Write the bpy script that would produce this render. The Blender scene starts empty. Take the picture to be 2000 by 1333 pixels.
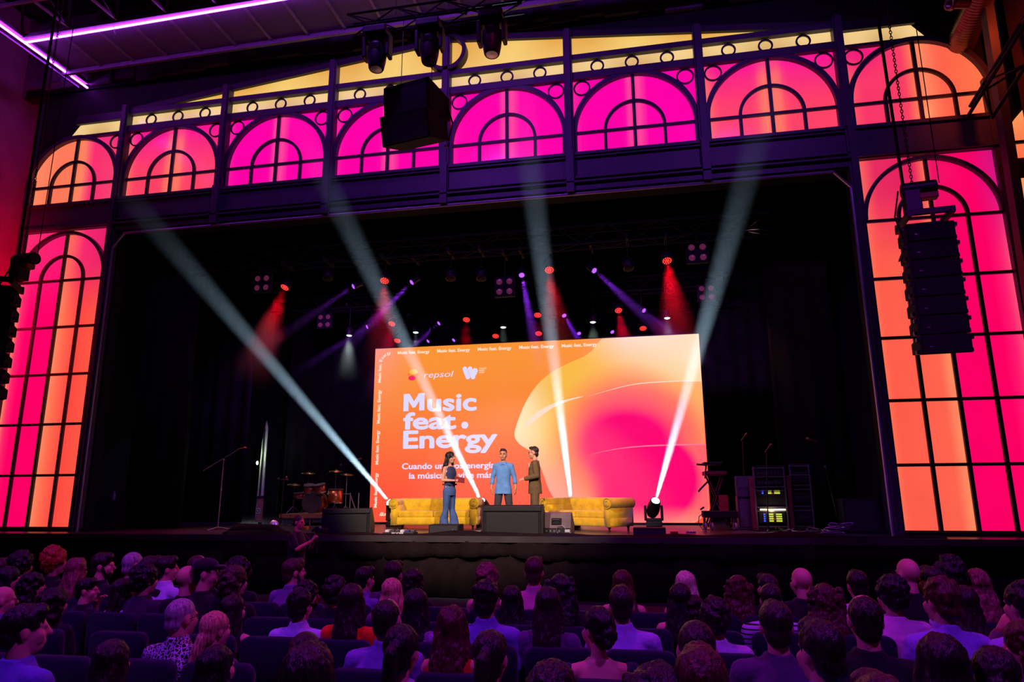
import bpy, bmesh, math, random
from mathutils import Vector, Matrix, noise as mnoise
from math import pi, sin, cos, sqrt, radians, atan2

rnd = random.Random(7)
S = bpy.context.scene
COL = S.collection

# ------------------------------------------------------------------ camera
FPX, YAW, PITCH, ROLL = 1333.33, -0.19018, 0.21585, -0.00623
CAM = Vector((4.3933, -14.6147, 0.8856))
FW = Vector((sin(YAW) * cos(PITCH), cos(YAW) * cos(PITCH), sin(PITCH)))
_R = Vector((cos(YAW), -sin(YAW), 0)); _U = _R.cross(FW)
RT = _R * cos(ROLL) + _U * sin(ROLL)
UP = -_R * sin(ROLL) + _U * cos(ROLL)
cam_data = bpy.data.cameras.new('camera')
cam_data.lens = 24.0; cam_data.sensor_width = 36.0
cam_data.clip_start = 0.05; cam_data.clip_end = 200
cam = bpy.data.objects.new('camera', cam_data); COL.objects.link(cam)
cam.matrix_world = Matrix(((RT.x, UP.x, -FW.x, CAM.x), (RT.y, UP.y, -FW.y, CAM.y),
                           (RT.z, UP.z, -FW.z, CAM.z), (0, 0, 0, 1)))
S.camera = cam

def _ray(px, py): return FW + RT * ((px - 1000) / FPX) - UP * ((py - 666.5) / FPX)
def at_y(px, py, Y):            # the point of a known depth plane seen at a photo pixel
    d = _ray(px, py); return CAM + d * ((Y - CAM.y) / d.y)
def at_z(px, py, Z):
    d = _ray(px, py); return CAM + d * ((Z - CAM.z) / d.z)
def at_d(px, py, D): return CAM + _ray(px, py) * D

# ------------------------------------------------------------------ world, exposure, sampling options
w = bpy.data.worlds.new('world'); S.world = w; w.use_nodes = True
bg = w.node_tree.nodes['Background']
bg.inputs[0].default_value = (0.30, 0.06, 0.55, 1); bg.inputs[1].default_value = 0.02
S.view_settings.view_transform = 'Standard'; S.view_settings.look = 'None'
S.view_settings.exposure = 0.0; S.view_settings.gamma = 1.0; S.view_settings.use_curve_mapping = False
cy = S.cycles
cy.use_denoising = True
cy.max_bounces = 5; cy.diffuse_bounces = 2; cy.glossy_bounces = 2; cy.transmission_bounces = 2
cy.volume_bounces = 0; cy.transparent_max_bounces = 24
cy.sample_clamp_indirect = 3.0; cy.sample_clamp_direct = 0.0
cy.use_light_tree = True; cy.caustics_reflective = False; cy.caustics_refractive = False

def srgb(r, g, b):
    f = lambda c: (c / 255) / 12.92 if c <= 10.3 else ((c / 255 + 0.055) / 1.055) ** 2.4
    return (f(r), f(g), f(b))

# ------------------------------------------------------------------ the big lamps of the hall, then added stage fill
def lamp(name, typ, loc, power, color, aim=None, radius=0.1, angle=60, blend=0.5, parent=None):
    d = bpy.data.lights.new(name, typ); d.energy = power; d.color = color
    if typ in ('POINT', 'SPOT'): d.shadow_soft_size = radius
    if typ == 'SPOT': d.spot_size = radians(angle); d.spot_blend = blend
    if typ == 'AREA': d.size = radius
    o = bpy.data.objects.new(name, d); COL.objects.link(o)
    o.location = loc
    if aim is not None:
        v = Vector(aim) - Vector(loc); o.rotation_euler = v.to_track_quat('-Z', 'Y').to_euler()
    if parent: o.parent = parent
    return o
# warm front-of-house profiles on the interview area
lamp('front_profile_lamp', 'SPOT', (-3.5, -15, 9.5), 10500, srgb(255, 226, 190), (0.6, 0.9, 1.2), .15, 20.5, .45)
lamp('front_profile_lamp', 'SPOT', (7.5, -15, 9.5), 10500, srgb(255, 226, 190), (0.9, 0.9, 1.2), .15, 20.5, .45)
# violet house wash from the rear ceiling over the seats
lamp('violet_house_wash_lamp', 'SPOT', (-3, -14.0, 10.0), 2300, (0.33, 0.03, 1.0), (1.0, -8.5, 0), .25, 80, .8)
lamp('violet_house_wash_lamp', 'SPOT', (9, -14.0, 10.0), 2300, (0.40, 0.03, 1.0), (5.0, -8.5, 0), .25, 80, .8)
lamp('magenta_house_wash_lamp', 'SPOT', (3.5, -9, 11), 850, (1.0, 0.02, 0.45), (3.0, -8.5, -1), .3, 100, .8)
# violet wash on the steelwork of the facade, red wash on both side walls
lamp('facade_wash_lamp', 'SPOT', (0, -7, 11.5), 1000, (0.35, 0.06, 1.0), (0, 0, 8.3), .3, 110, .9)
lamp('facade_wash_lamp', 'SPOT', (7.5, -7, 11.5), 650, (0.35, 0.06, 1.0), (6, 0, 8.3), .3, 90, .9)
lamp('red_wall_lamp', 'SPOT', (-11.0, -2.2, 4.2), 2200, (1.0, 0.0, 0.05), (-12.6, -0.9, 5.2), .1, 120, .9)
lamp('red_wall_lamp', 'SPOT', (11.6, -2.5, 10.0), 160, (1.0, 0.08, 0.02), (12.8, -0.5, 8.8), .1, 130, .9)

lamp('added_violet_stage_fill', 'SPOT', (-4, 1.8, 5.9), 600, (.45, .10, 1.0), (-5.5, 8, 2.5), .2, 110, .9)  # unseen violet fills, added to lift the blacks inside the stage house
lamp('added_violet_stage_fill', 'SPOT', (4, 1.8, 5.9), 600, (.55, .10, .9), (6.5, 8, 2.5), .2, 110, .9)

# ------------------------------------------------------------------ materials
def mat(name, rgb, rough=0.6, metal=0.0, var=0.25, scale=6.0, bump=0.0, bscale=40.0, spec=0.5, sheen=0.0, emit=None, estr=1.0, coat=0.0, stretch=None):
    m = bpy.data.materials.new(name); m.use_nodes = True
    nt = m.node_tree; N = nt.nodes; L = nt.links; b = N['Principled BSDF']
    b.inputs['Roughness'].default_value = rough; b.inputs['Metallic'].default_value = metal
    b.inputs['Specular IOR Level'].default_value = spec
    if sheen: b.inputs['Sheen Weight'].default_value = sheen
    if coat: b.inputs['Coat Weight'].default_value = coat
    c = srgb(*rgb)
    tc = N.new('ShaderNodeTexCoord'); src = tc.outputs['Object']
    if stretch:
        mp = N.new('ShaderNodeMapping'); mp.inputs['Scale'].default_value = stretch
        L.new(src, mp.inputs[0]); src = mp.outputs[0]
    if var:
        n = N.new('ShaderNodeTexNoise'); n.inputs['Scale'].default_value = scale; n.inputs['Detail'].default_value = 4
        L.new(src, n.inputs['Vector'])
        r = N.new('ShaderNodeValToRGB')
        r.color_ramp.elements[0].color = tuple(x * (1 - var) for x in c) + (1,)
        r.color_ramp.elements[1].color = tuple(min(1, x * (1 + var)) for x in c) + (1,)
        r.color_ramp.elements[0].position = .3; r.color_ramp.elements[1].position = .7
        L.new(n.outputs['Fac'], r.inputs[0]); L.new(r.outputs[0], b.inputs['Base Color'])
    else:
        b.inputs['Base Color'].default_value = c + (1,)
    if bump:
        n2 = N.new('ShaderNodeTexNoise'); n2.inputs['Scale'].default_value = bscale; n2.inputs['Detail'].default_value = 3
        L.new(src, n2.inputs['Vector'])
        bp = N.new('ShaderNodeBump'); bp.inputs['Strength'].default_value = bump; bp.inputs['Distance'].default_value = 0.02
        L.new(n2.outputs['Fac'], bp.inputs['Height']); L.new(bp.outputs[0], b.inputs['Normal'])
    if emit:
        b.inputs['Emission Color'].default_value = srgb(*emit) + (1,); b.inputs['Emission Strength'].default_value = estr
    return m

def panel_mat():
    m = bpy.data.materials.new('backlit_acrylic'); m.use_nodes = True
    N = m.node_tree.nodes; L = m.node_tree.links; b = N['Principled BSDF']
    a = N.new('ShaderNodeAttribute'); a.attribute_name = 'Col'
    n = N.new('ShaderNodeTexNoise'); n.inputs['Scale'].default_value = 1.2
    tc = N.new('ShaderNodeTexCoord'); L.new(tc.outputs['Object'], n.inputs['Vector'])
    mr = N.new('ShaderNodeMapRange'); mr.inputs['To Min'].default_value = .9; mr.inputs['To Max'].default_value = 1.08
    L.new(n.outputs['Fac'], mr.inputs['Value'])
    b.inputs['Base Color'].default_value = (.02, .02, .02, 1); b.inputs['Roughness'].default_value = .18
    b.inputs['Specular IOR Level'].default_value = .35
    L.new(a.outputs['Color'], b.inputs['Emission Color']); L.new(mr.outputs[0], b.inputs['Emission Strength'])
    return m

M = {}
M['panel'] = panel_mat()
M['steel'] = mat('painted_steel', (62, 56, 74), .5, .0, .2, 3, spec=.4)
M['darksteel'] = mat('dark_steel', (34, 32, 38), .55, .0, .2, 3)
M['lip'] = mat('metal_edge', (170, 160, 185), .35, .6, .1)
M['black'] = mat('matt_black', (24, 22, 26), .8, 0, .3, 5, spec=.25)
M['blackplastic'] = mat('black_plastic', (22, 21, 24), .5, 0, .2, 8, .1, 120, spec=.4)
M['blackmetal'] = mat('black_metal', (26, 25, 28), .4, .3, .2, 8)
M['chrome'] = mat('chrome', (190, 190, 195), .25, 1.0, .05)
M['grey'] = mat('grey_metal', (120, 118, 122), .4, .6, .15)
M['curtain'] = mat('black_velour', (34, 29, 36), .95, 0, .3, 3, spec=.1)
M['stagefloor'] = mat('stage_floor', (58, 52, 54), .32, 0, .25, 1.5, spec=.5)
M['hallfloor'] = mat('hall_carpet', (24, 20, 28), .9, 0, .3, 8)
M['skirt'] = mat('stage_skirt', (25, 16, 19), .95, 0, .25, 4, .3, 60, spec=.1)

# ------------------------------------------------------------------ mesh helpers
class MB:
    def __init__(s): s.v = []; s.f = []
    def add(s, vs, fs):
        n = len(s.v); s.v += [tuple(v) for v in vs]; s.f += [tuple(i + n for i in f) for f in fs]; return s
    def box(s, c, d, rot=None):
        x, y, z = d[0] / 2, d[1] / 2, d[2] / 2
        vs = [Vector((a * x, b * y, e * z)) for a in (-1, 1) for b in (-1, 1) for e in (-1, 1)]
        if rot is not None: vs = [rot @ v for v in vs]
        c = Vector(c)
        return s.add([v + c for v in vs], [(0, 1, 3, 2), (4, 6, 7, 5), (0, 4, 5, 1), (2, 3, 7, 6), (0, 2, 6, 4), (1, 5, 7, 3)])
    def bar(s, a, b, w, h=None, up=(0, 0, 1)):
        a = Vector(a); b = Vector(b); d = b - a; h = h or w
        z = d.normalized(); u = Vector(up)
        if abs(z.dot(u)) > .98: u = Vector((1, 0, 0))
        x = u.cross(z).normalized(); y = z.cross(x)
        m = Matrix((x, y, z)).transposed()
        return s.box((a + b) / 2, (w, h, d.length), m)
    def tube(s, pts, r, n=8, cap=True):
        pts = [Vector(p) for p in pts]; rs = r if isinstance(r, (list, tuple)) else [r] * len(pts)
        rings = []; px = None
        for i, p in enumerate(pts):
            t = (pts[min(i + 1, len(pts) - 1)] - pts[max(i - 1, 0)]).normalized()
            if px is None:
                u = Vector((0, 0, 1)) if abs(t.z) < .9 else Vector((1, 0, 0)); px = u.cross(t).normalized()
            else:
                px = (px - t * px.dot(t)).normalized()
            py = t.cross(px)
            rings.append([p + (px * cos(2 * pi * k / n) + py * sin(2 * pi * k / n)) * rs[i] for k in range(n)])
        return s.loft(rings, cap)
    def loft(s, rings, cap=True, closed=True):
        n = len(rings[0]); vs = [v for r in rings for v in r]; fs = []
        for i in range(len(rings) - 1):
            for k in range(n if closed else n - 1):
                k2 = (k + 1) % n
                fs.append((i * n + k, i * n + k2, (i + 1) * n + k2, (i + 1) * n + k))
        if cap and closed:
            fs.append(tuple(range(n - 1, -1, -1))); fs.append(tuple((len(rings) - 1) * n + k for k in range(n)))
        return s.add(vs, fs)
    def lathe(s, prof, o=(0, 0, 0), axis=(0, 0, 1), n=20):
        z = Vector(axis).normalized(); u = Vector((0, 0, 1)) if abs(z.z) < .9 else Vector((1, 0, 0))
        x = u.cross(z).normalized(); y = z.cross(x); o = Vector(o)
        return s.loft([[o + z * h + (x * cos(2 * pi * k / n) + y * sin(2 * pi * k / n)) * max(r, 1e-4) for k in range(n)] for r, h in prof])
    def cyl(s, a, b, r, n=14): return s.tube([a, b], r, n)
    def prism(s, poly, o, u, v, depth):        # poly (a,b) in plane u,v at o, extruded along u x v
        o = Vector(o); u = Vector(u); v = Vector(v); w_ = u.cross(v).normalized() * depth
        a = [o + u * p[0] + v * p[1] for p in poly]
        return s.loft([a, [p + w_ for p in a]])
    def ell(s, c, r, n=16, m=10, rot=None):
        c = Vector(c); rings = []
        for j in range(m + 1):
            t = -pi / 2 + pi * j / m; cr = max(cos(t), 1e-3)
            ring = [Vector((r[0] * cr * cos(2 * pi * k / n), r[1] * cr * sin(2 * pi * k / n), r[2] * sin(t))) for k in range(n)]
            if rot is not None: ring = [rot @ p for p in ring]
            rings.append([c + p for p in ring])
        return s.loft(rings)
    def arc(s, cx, cz, r0, r1, a0, a1, y0, y1, n=28):      # ring sector in the xz plane, thick in y
        rings = []
        for i in range(n + 1):
            a = a0 + (a1 - a0) * i / n; c, q = cos(a), sin(a)
            rings.append([(cx + r0 * c, y0, cz + r0 * q), (cx + r1 * c, y0, cz + r1 * q), (cx + r1 * c, y1, cz + r1 * q), (cx + r0 * c, y1, cz + r0 * q)])
        return s.loft(rings)
    def mesh(s, name, smooth=False):
        me = bpy.data.meshes.new(name); me.from_pydata([tuple(v) for v in s.v], [], s.f); me.validate()
        bm = bmesh.new(); bm.from_mesh(me); bmesh.ops.recalc_face_normals(bm, faces=bm.faces); bm.to_mesh(me); bm.free()
        if smooth: me.shade_smooth()
        return me
    def build(s, name, m, parent=None, smooth=False, bevel=0, label=None):
        return link(name, s.mesh(name, smooth), m, parent, bevel, label)

def link(name, me, m, parent=None, bevel=0, label=None):
    o = bpy.data.objects.new(name, me); COL.objects.link(o)
    if m is not None:
        m = M[m] if isinstance(m, str) else m
        if not me.materials: me.materials.append(m)
        elif me.materials[0] is not m:
            o.material_slots[0].link = 'OBJECT'; o.material_slots[0].material = m
    if parent: o.parent = parent
    if bevel:
        b = o.modifiers.new('bevel', 'BEVEL'); b.width = bevel; b.segments = 2; b.limit_method = 'ANGLE'
    if label: o['label'] = label
    return o

def tag(o, label, cat, group=None, kind=None):
    o['label'] = label; o['category'] = cat
    if group: o['group'] = group
    if kind: o['kind'] = kind
    return o
def thing(name, label, cat, loc=(0, 0, 0), rz=0, group=None, kind=None):
    o = bpy.data.objects.new(name, None); COL.objects.link(o); o.empty_display_size = .1
    o.location = loc; o.rotation_euler = (0, 0, rz)
    return tag(o, label, cat, group, kind)
def kids(o): return [c for c in bpy.data.objects if c.parent is o]
def dup(root, loc, rz=None, label=None, group=None):
    def cp(o, par):
        c = o.copy(); COL.objects.link(c)
        if par: c.parent = par
        for ch in o.children: cp(ch, c)
        return c
    r = cp(root, None); r.location = loc
    if rz is not None: r.rotation_euler = (0, 0, rz) if not hasattr(rz, '__len__') else rz
    if label: r['label'] = label
    if group: r['group'] = group
    return r
def smooth01(t): t = max(0, min(1, t)); return t * t * (3 - 2 * t)
def lerp(a, b, t): return tuple(x + (y - x) * t for x, y in zip(a, b))
def ramp(stops, u):
    if u <= stops[0][0]: return stops[0][1]
    for (a, ca), (b, cb) in zip(stops, stops[1:]):
        if u <= b: return lerp(ca, cb, (u - a) / (b - a) if b > a else 0)
    return stops[-1][1]
# ------------------------------------------------------------------ stage house and hall shell
def struct(name, mb, m, label, cat, **k): return tag(mb.build(name, m, **k), label, cat, kind='structure')
FL = -1.2
def floor_z(Y): return FL if Y > -6.4 else FL + (-6.4 - Y) * 0.02
STAGE_FRONT = -0.75
struct('floor_stage', MB().box((0, 5.6 + STAGE_FRONT / 2, -.06), (22, 11.4 - STAGE_FRONT, .12)), 'stagefloor', 'dark glossy stage floor behind the black skirt', 'stage floor')
fl = MB().loft([[(-16, -6.4, FL), (-16, 1.9, FL), (-16, 1.9, FL - .3), (-16, -6.4, FL - .3)], [(16, -6.4, FL), (16, 1.9, FL), (16, 1.9, FL - .3), (16, -6.4, FL - .3)]])
fl.loft([[(-16, -21, floor_z(-21)), (-16, -6.4, FL), (-16, -6.4, FL - .3), (-16, -21, FL - .3)], [(16, -21, floor_z(-21)), (16, -6.4, FL), (16, -6.4, FL - .3), (16, -21, FL - .3)]])
struct('floor_hall', fl, 'hallfloor', 'dark carpeted floor of the auditorium under the seats', 'floor')
struct('wall_stage_back', MB().box((0, 11.35, 5), (22, .1, 11)), 'black', 'black rear wall of the stage house', 'wall')
struct('wall_stage_left', MB().box((-10.95, 5.9, 5), (.1, 11, 11)), 'black', 'black side wall of the stage house at the microphone side', 'wall')
struct('wall_stage_right', MB().box((10.95, 5.9, 5), (.1, 11, 11)), 'black', 'black side wall of the stage house behind the amplifier racks', 'wall')
struct('ceiling_stage', MB().box((0, 5.9, 10.45), (22, 11, .1)), 'black', 'black ceiling above the lighting trusses', 'ceiling')
# proscenium backing: black boxes around the opening
pb = MB()
pb.box((-10.5, .22, 3.1), (3.2, .3, 8.8)).box((10.45, .22, 3.1), (2.9, .3, 8.8))
pb.box((0, .22, 9.75), (23.8, .3, 4.5)).box((0, .22, 13.3), (25.6, .3, 2.7))
struct('wall_proscenium', pb, 'black', 'black proscenium wall carrying the glowing arched windows', 'wall')
# wall strip under the big side windows, down to the hall floor
ws = MB().box((-10.4, -.03, -.56), (3.0, .1, 1.26)).box((10.4, -.03, -.56), (3.0, .1, 1.26))
struct('wall_proscenium_base', ws, 'black', 'black plinth below the tall side windows', 'wall')
# upper masonry over the gable
M['masonry'] = mat('dark_masonry', (98, 80, 104), .9, 0, .55, 1.1, .7, 5)
um = MB()
for i in range(-20, 20):
    x = i * .72; d = .03 + .1 * rnd.random()
    um.box((x, .03 - d / 2, 13.2 + .1 * rnd.random()), (.66 + .2 * rnd.random(), d, 2.1 + .5 * rnd.random()))
    if rnd.random() < .6: um.box((x + rnd.random() * .4, -.06, 12.3 + 2 * rnd.random()), (.4, .14, .4))
struct('wall_upper', um, 'masonry', 'rough dark masonry wall above the cream gable panels', 'wall')
struct('ceiling_hall', MB().box((0, -10, 14.7), (32, 23, .2)), 'black', 'black ceiling of the hall above the steel gantry', 'ceiling')
M['sidewall'] = mat('side_wall', (150, 120, 125), .8, 0, .15, 2)
struct('wall_left', MB().box((-12.75, -9.9, 6.6), (.2, 21, 15.6)), 'sidewall', 'side wall of the hall washed in red light', 'wall')
struct('wall_right', MB().box((13.0, -9.7, 6.6), (.2, 21.2, 15.6)), 'sidewall', 'side wall of the hall washed in orange red light', 'wall')
struct('wall_side_bay', MB().box((14.5, 2.0, 6.6), (4.6, .2, 15.6)), 'black', 'black set back wall beside the proscenium with orange arched windows', 'wall')
struct('wall_rear', MB().box((0, -20.9, 6.6), (25.6, .2, 15.6)), 'black', 'black rear wall of the hall', 'wall')

# ------------------------------------------------------------------ glowing windows
SILL, SPR, TOPZ = 8.49, 9.04, 10.40
def glow(name, x0, x1, zb, zt, colf, parent, ox, oz, nx=14, nz=10, y=0.0):
    # zb, zt functions of x (world facade x); colours from colf(u, v) in sRGB
    me = bpy.data.meshes.new(name); vs = []; fs = []; cols = []
    for i in range(nx + 1):
        u = i / nx; x = x0 + (x1 - x0) * u
        a = zb(x) if callable(zb) else zb; b = zt(x) if callable(zt) else zt
        for j in range(nz + 1):
            v = j / nz; z = a + (b - a) * v
            vs.append((x - ox, y, z - oz)); cols.append(srgb(*[max(0, min(255, c)) for c in colf(u, v)]))
    for i in range(nx):
        for j in range(nz):
            q = i * (nz + 1) + j; fs.append((q, q + nz + 1, q + nz + 2, q + 1))
    n = len(vs)                     # a thin sheet with a back
    vs2 = vs + [(p[0], y + .02, p[2]) for p in vs]; cols2 = cols + cols
    fs2 = fs + [tuple(reversed([k + n for k in f])) for f in fs]
    ring = [i * (nz + 1) for i in range(nx + 1)] + [nx * (nz + 1) + j for j in range(1, nz + 1)] + [i * (nz + 1) + nz for i in range(nx - 1, -1, -1)] + [j for j in range(nz - 1, 0, -1)]
    for a, b in zip(ring, ring[1:] + ring[:1]): fs2.append((b, a, a + n, b + n))
    me.from_pydata(vs2, [], fs2); me.validate()
    at = me.color_attributes.new('Col', 'FLOAT_COLOR', 'POINT')
    at.data.foreach_set('color', [c for k in cols2 for c in (k[0], k[1], k[2], 1)])
    return link(name, me, 'panel', parent)

MAG = (255, 0, 166); HOT = (255, 0, 100); PNK = (252, 45, 112); ORA = (255, 104, 72); LOR = (255, 138, 98); CRE = (240, 200, 125)
def streak(u, c, wd): return math.exp(-((u - c) / wd) ** 2)
def col_mag(u, v):
    c = lerp(MAG, (255, 92, 150), .85 * streak(u, .545, .035) if u > .5 else .75 * streak(u, .47, .03))
    return lerp(c, (255, 70, 150), .5 * streak(u, 0, .06))
def col_pink(u, v):
    c = lerp((255, 66, 100), (250, 40, 130), smooth01((v - .3) / .6))
    c = lerp(c, LOR, .8 * streak(u, .55 if u > .5 else .46, .05)); c = lerp(c, LOR, .7 * streak(u, 0, .07))
    return lerp(c, MAG, .5 * smooth01((v - .75) / .25))
def col_one(u, v):
    c = ramp([(0, LOR), (.3, (255, 120, 88)), (.5, (255, 125, 88)), (.56, LOR), (.68, PNK), (1, (245, 70, 110))], u)
    return lerp(c, (235, 40, 130), .6 * smooth01((v - .7) / .3) * smooth01((u - .5) / .3))
def col_eight(u, v):
    c = ramp([(0, (255, 100, 100)), (.12, (250, 55, 105)), (.42, (250, 60, 100)), (.5, (255, 120, 85)), (.56, LOR), (.7, (255, 98, 75)), (1, (255, 120, 72))], u)
    return lerp(c, (240, 20, 130), .8 * smooth01((v - .6) / .4) * smooth01((.45 - u) / .3))
def col_bigr(u, v):
    top = ramp([(0, (255, 110, 95)), (.12, (235, 45, 95)), (.4, (228, 30, 95)), (.5, (255, 120, 85)), (.53, (235, 20, 100)), (.8, HOT), (1, (215, 20, 130))], u)
    bot = ramp([(0, (255, 120, 85)), (.06, (255, 92, 74)), (.4, (255, 100, 78)), (.47, LOR), (.5, (255, 135, 90)), (.505, (252, 0, 102)), (.85, (255, 0, 98)), (.94, (255, 30, 110)), (1, (255, 80, 120))], u)
    return lerp(bot, top, smooth01((v - .66) / .28))
def col_bigl(u, v):
    top = ramp([(0, PNK), (.45, (250, 25, 115)), (.5, (255, 110, 95)), (.58, (255, 90, 95)), (.7, (245, 40, 110)), (1, (230, 30, 110))], u)
    bot = ramp([(0, LOR), (.06, (255, 40, 105)), (.15, HOT), (.49, (255, 0, 102)), (.5, LOR), (.6, (255, 105, 78)), (.74, (255, 72, 66)), (1, (255, 92, 68))], u)
    return lerp(bot, top, smooth01((v - .66) / .28))
def col_cre(u, v):
    c = lerp((214, 168, 108), (240, 202, 140), .5 + .5 * sin(u * 9)); return lerp(c, (250, 215, 140), .5 * v)
def col_gab(u, v):
    c = lerp((245, 200, 105), (232, 168, 75), .5 + .5 * sin(u * 7 + 1)); return lerp(c, (255, 222, 140), .4 * (1 - v))

WN = [0]
def window(label, x, z):
    WN[0] += 1
    return thing('window_%d' % WN[0], label, 'window', (x, 0, z), 0, 'glowing windows of the facade', 'structure')
place = ['outermost, at the red wall', 'second from the red wall', 'third from the red wall', 'fourth from the red wall, behind the hung loudspeaker',
         'fourth from the line of the chain hoist', 'third from the chain hoist side', 'second from the chain hoist side', 'outermost, behind the hoist chain']
hue = ['orange', 'orange pink', 'magenta', 'magenta', 'magenta', 'magenta', 'orange pink', 'orange']
cfs = [col_one, col_pink, col_mag, col_mag, col_mag, col_mag, col_pink, col_eight]
Y0, Y1 = -.07, -.005
def arch_bars(mb, cx, oz, r=1.33):
    mb.arc(cx, SPR - oz, .64, .71, 0, pi, Y0, Y1, 24)
    for sx in (-1, 1): mb.box((cx + sx * .675, (Y0 + Y1) / 2, (SILL + SPR) / 2 - oz), (.07, .065, SPR - SILL))
    mb.box((cx, (Y0 + Y1) / 2 - .004, (SILL + SPR + r) / 2 - oz), (.075, .06, SPR + r - SILL))
    mb.box((cx, (Y0 + Y1) / 2 - .002, SPR - .015 - oz), (2 * r, .06, .065))
for i in range(8):
    cx = (i - 3.5) * 3.0
    wd = window('%s glowing arched window in the upper row, %s' % (hue[i], place[i]), cx, SILL)
    def ztop(x, i=i, cx=cx):
        dx = x - cx
        if (i == 0 and dx < 0) or (i == 7 and dx > 0): return SPR + sqrt(max(0, 1.36 ** 2 - dx * dx))
        return TOPZ
    glow('glowing_panel', cx - (1.36 if i == 0 else 1.42), cx + (1.36 if i == 7 else 1.42), SILL, ztop, cfs[i], wd, cx, SILL, 28)
    fr = MB().arc(0, SPR - SILL, 1.33, 1.44, 0, pi, -.12, .0, 36)
    for sx in (-1, 1): fr.box((sx * 1.385, -.06, (SPR - SILL) / 2), (.11, .12, SPR - SILL))
    fr.build('arch_frame', 'steel', wd)
    b = MB(); arch_bars(b, 0, SILL); b.build('glazing_bars', 'darksteel', wd)
    for sx in (-1, 1):
        if (i == 0 and sx < 0) or (i == 7 and sx > 0): continue
        MB().arc(sx * 1.19, 1.71, .165, .20, 0, 2 * pi, -.04, -.005, 26).build('spandrel_ring', 'darksteel', wd)
# cream strips with three rings each, gable panels above
GZ = lambda x: 11.93 - .104 * abs(x)
for i in range(1, 7):
    x0 = (i - 4) * 3 + .1; x1 = x0 + 2.8; cx = x0 + 1.4
    wd = window('cream glowing strip with three rings above the %s' % ['', 'second arch from the red wall', 'third arch from the red wall', 'arch with the hung loudspeaker', 'arch just past the hung loudspeaker', 'arch third from the hoist chain', 'arch second from the hoist chain'][i], cx, 10.58)
    glow('glowing_panel', x0, x1, 10.58, 10.91, col_cre, wd, cx, 10.58, 16, 3)
    for k in (-1, 0, 1): MB().arc(k * .81, .165, .125, .165, 0, 2 * pi, -.035, -.005, 24).build('ring', 'darksteel', wd)
    a = max(x0, -8.5); b = min(x1, 8.5)
    wd = window('cream glowing gable panel above the %s' % ['', 'second arch from the red wall, a thin wedge', 'third arch from the red wall', 'hung loudspeaker, left of the big ring', 'arch past the hung loudspeaker, right of the big ring', 'arch third from the hoist chain', 'arch second from the hoist chain, a thin wedge'][i], cx, 11.05)
    glow('glowing_panel', a, b, 11.05, GZ, col_gab, wd, cx, 11.05, 18, 4)
for sx in (-1, 1):
    wd = window('cream glowing slanted end panel above the outermost arch, %s' % ('red wall side' if sx < 0 else 'behind the hoist chain'), sx * 9.9, 10.5)
    xs = [sx * 9.07, sx * 10.83]
    glow('glowing_panel', min(xs), max(xs), 10.48, lambda x: 10.84 if abs(x) < 10.55 else 10.84 - (abs(x) - 10.55) * 1.28, col_cre, wd, sx * 9.9, 10.5, 32, 3)
o = MB().arc(0, 0, .42, .52, 0, 2 * pi, -.25, -.02, 40).build('ring_ornament', 'darksteel'); o.location = (0, 0, 11.52)
tag(o, 'big dark ring at the peak of the cream gable', 'ornament', kind='structure')
# the two tall side windows
BT, BB = 7.72, .10
for sx, cf, lab in ((-1, col_bigl, 'tall pink and orange arched window beside the stage, behind the cropped line array'), (1, col_bigr, 'tall orange and pink arched window beside the stage, behind the chain hung line array')):
    cx = sx * 10.42
    wd = window(lab, cx, BB)
    glow('glowing_panel', cx - 1.3, cx + 1.3, BB, BT, cf, wd, cx, BB, 40, 24)
    fr = MB().arc(0, 6.36 - BB, 1.25, 1.33, 0, pi, -.11, -.0, 36)
    b = MB()
    for k in (-1, 0, 1):
        top = 7.6 if k == 0 else 6.36
        b.box((k * .645, -.035, (top - BB) / 2), (.07, .06, top - BB))
    b.arc(0, 6.36 - BB, .61, .68, 0, pi, Y0, Y1, 26)
    for z in (6.33, 5.07, 3.83, 2.57, 1.32): b.box((0, -.038, z - BB), (2.56, .06, .06))
    fr.build('arch_frame', 'steel', wd); b.build('glazing_bars', 'darksteel', wd)
# set back side bay windows beside the hoist
for z0, z1, lab in ((8.33, 9.9, 'orange arched window in the set back bay, upper of the two at the picture edge'), (1.2, 7.75, 'orange tall window in the set back bay, lower of the two at the picture edge')):
    wd = window(lab, 14.2, z0); wd.location.y = 1.85
    g = glow('glowing_panel', 12.88, 15.4, z0, lambda x, z0=z0, z1=z1: (z1 - .9 * (abs(x - 14.2) / 1.2) ** 2) if z0 > 5 else 7.82, lambda u, v: lerp((255, 110, 70), (255, 150, 90), v), wd, 14.2, z0, 14, 6)
    b = MB().arc(0, z1 - z0 - 1.15, .58, .66, 0, pi, Y0, Y1, 22)
    b.box((-.62, -.03, (z1 - z0 - 1.15) / 2), (.08, .06, z1 - z0 - 1.15)).box((0, -.03, z1 - z0 - 1.2), (2.4, .06, .07))
    if z0 < 5: b.box((0, -.03, 3.6), (2.4, .06, .07)).box((0, -.03, 2.2), (2.4, .06, .07))
    b.build('glazing_bars', 'darksteel', wd)

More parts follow.
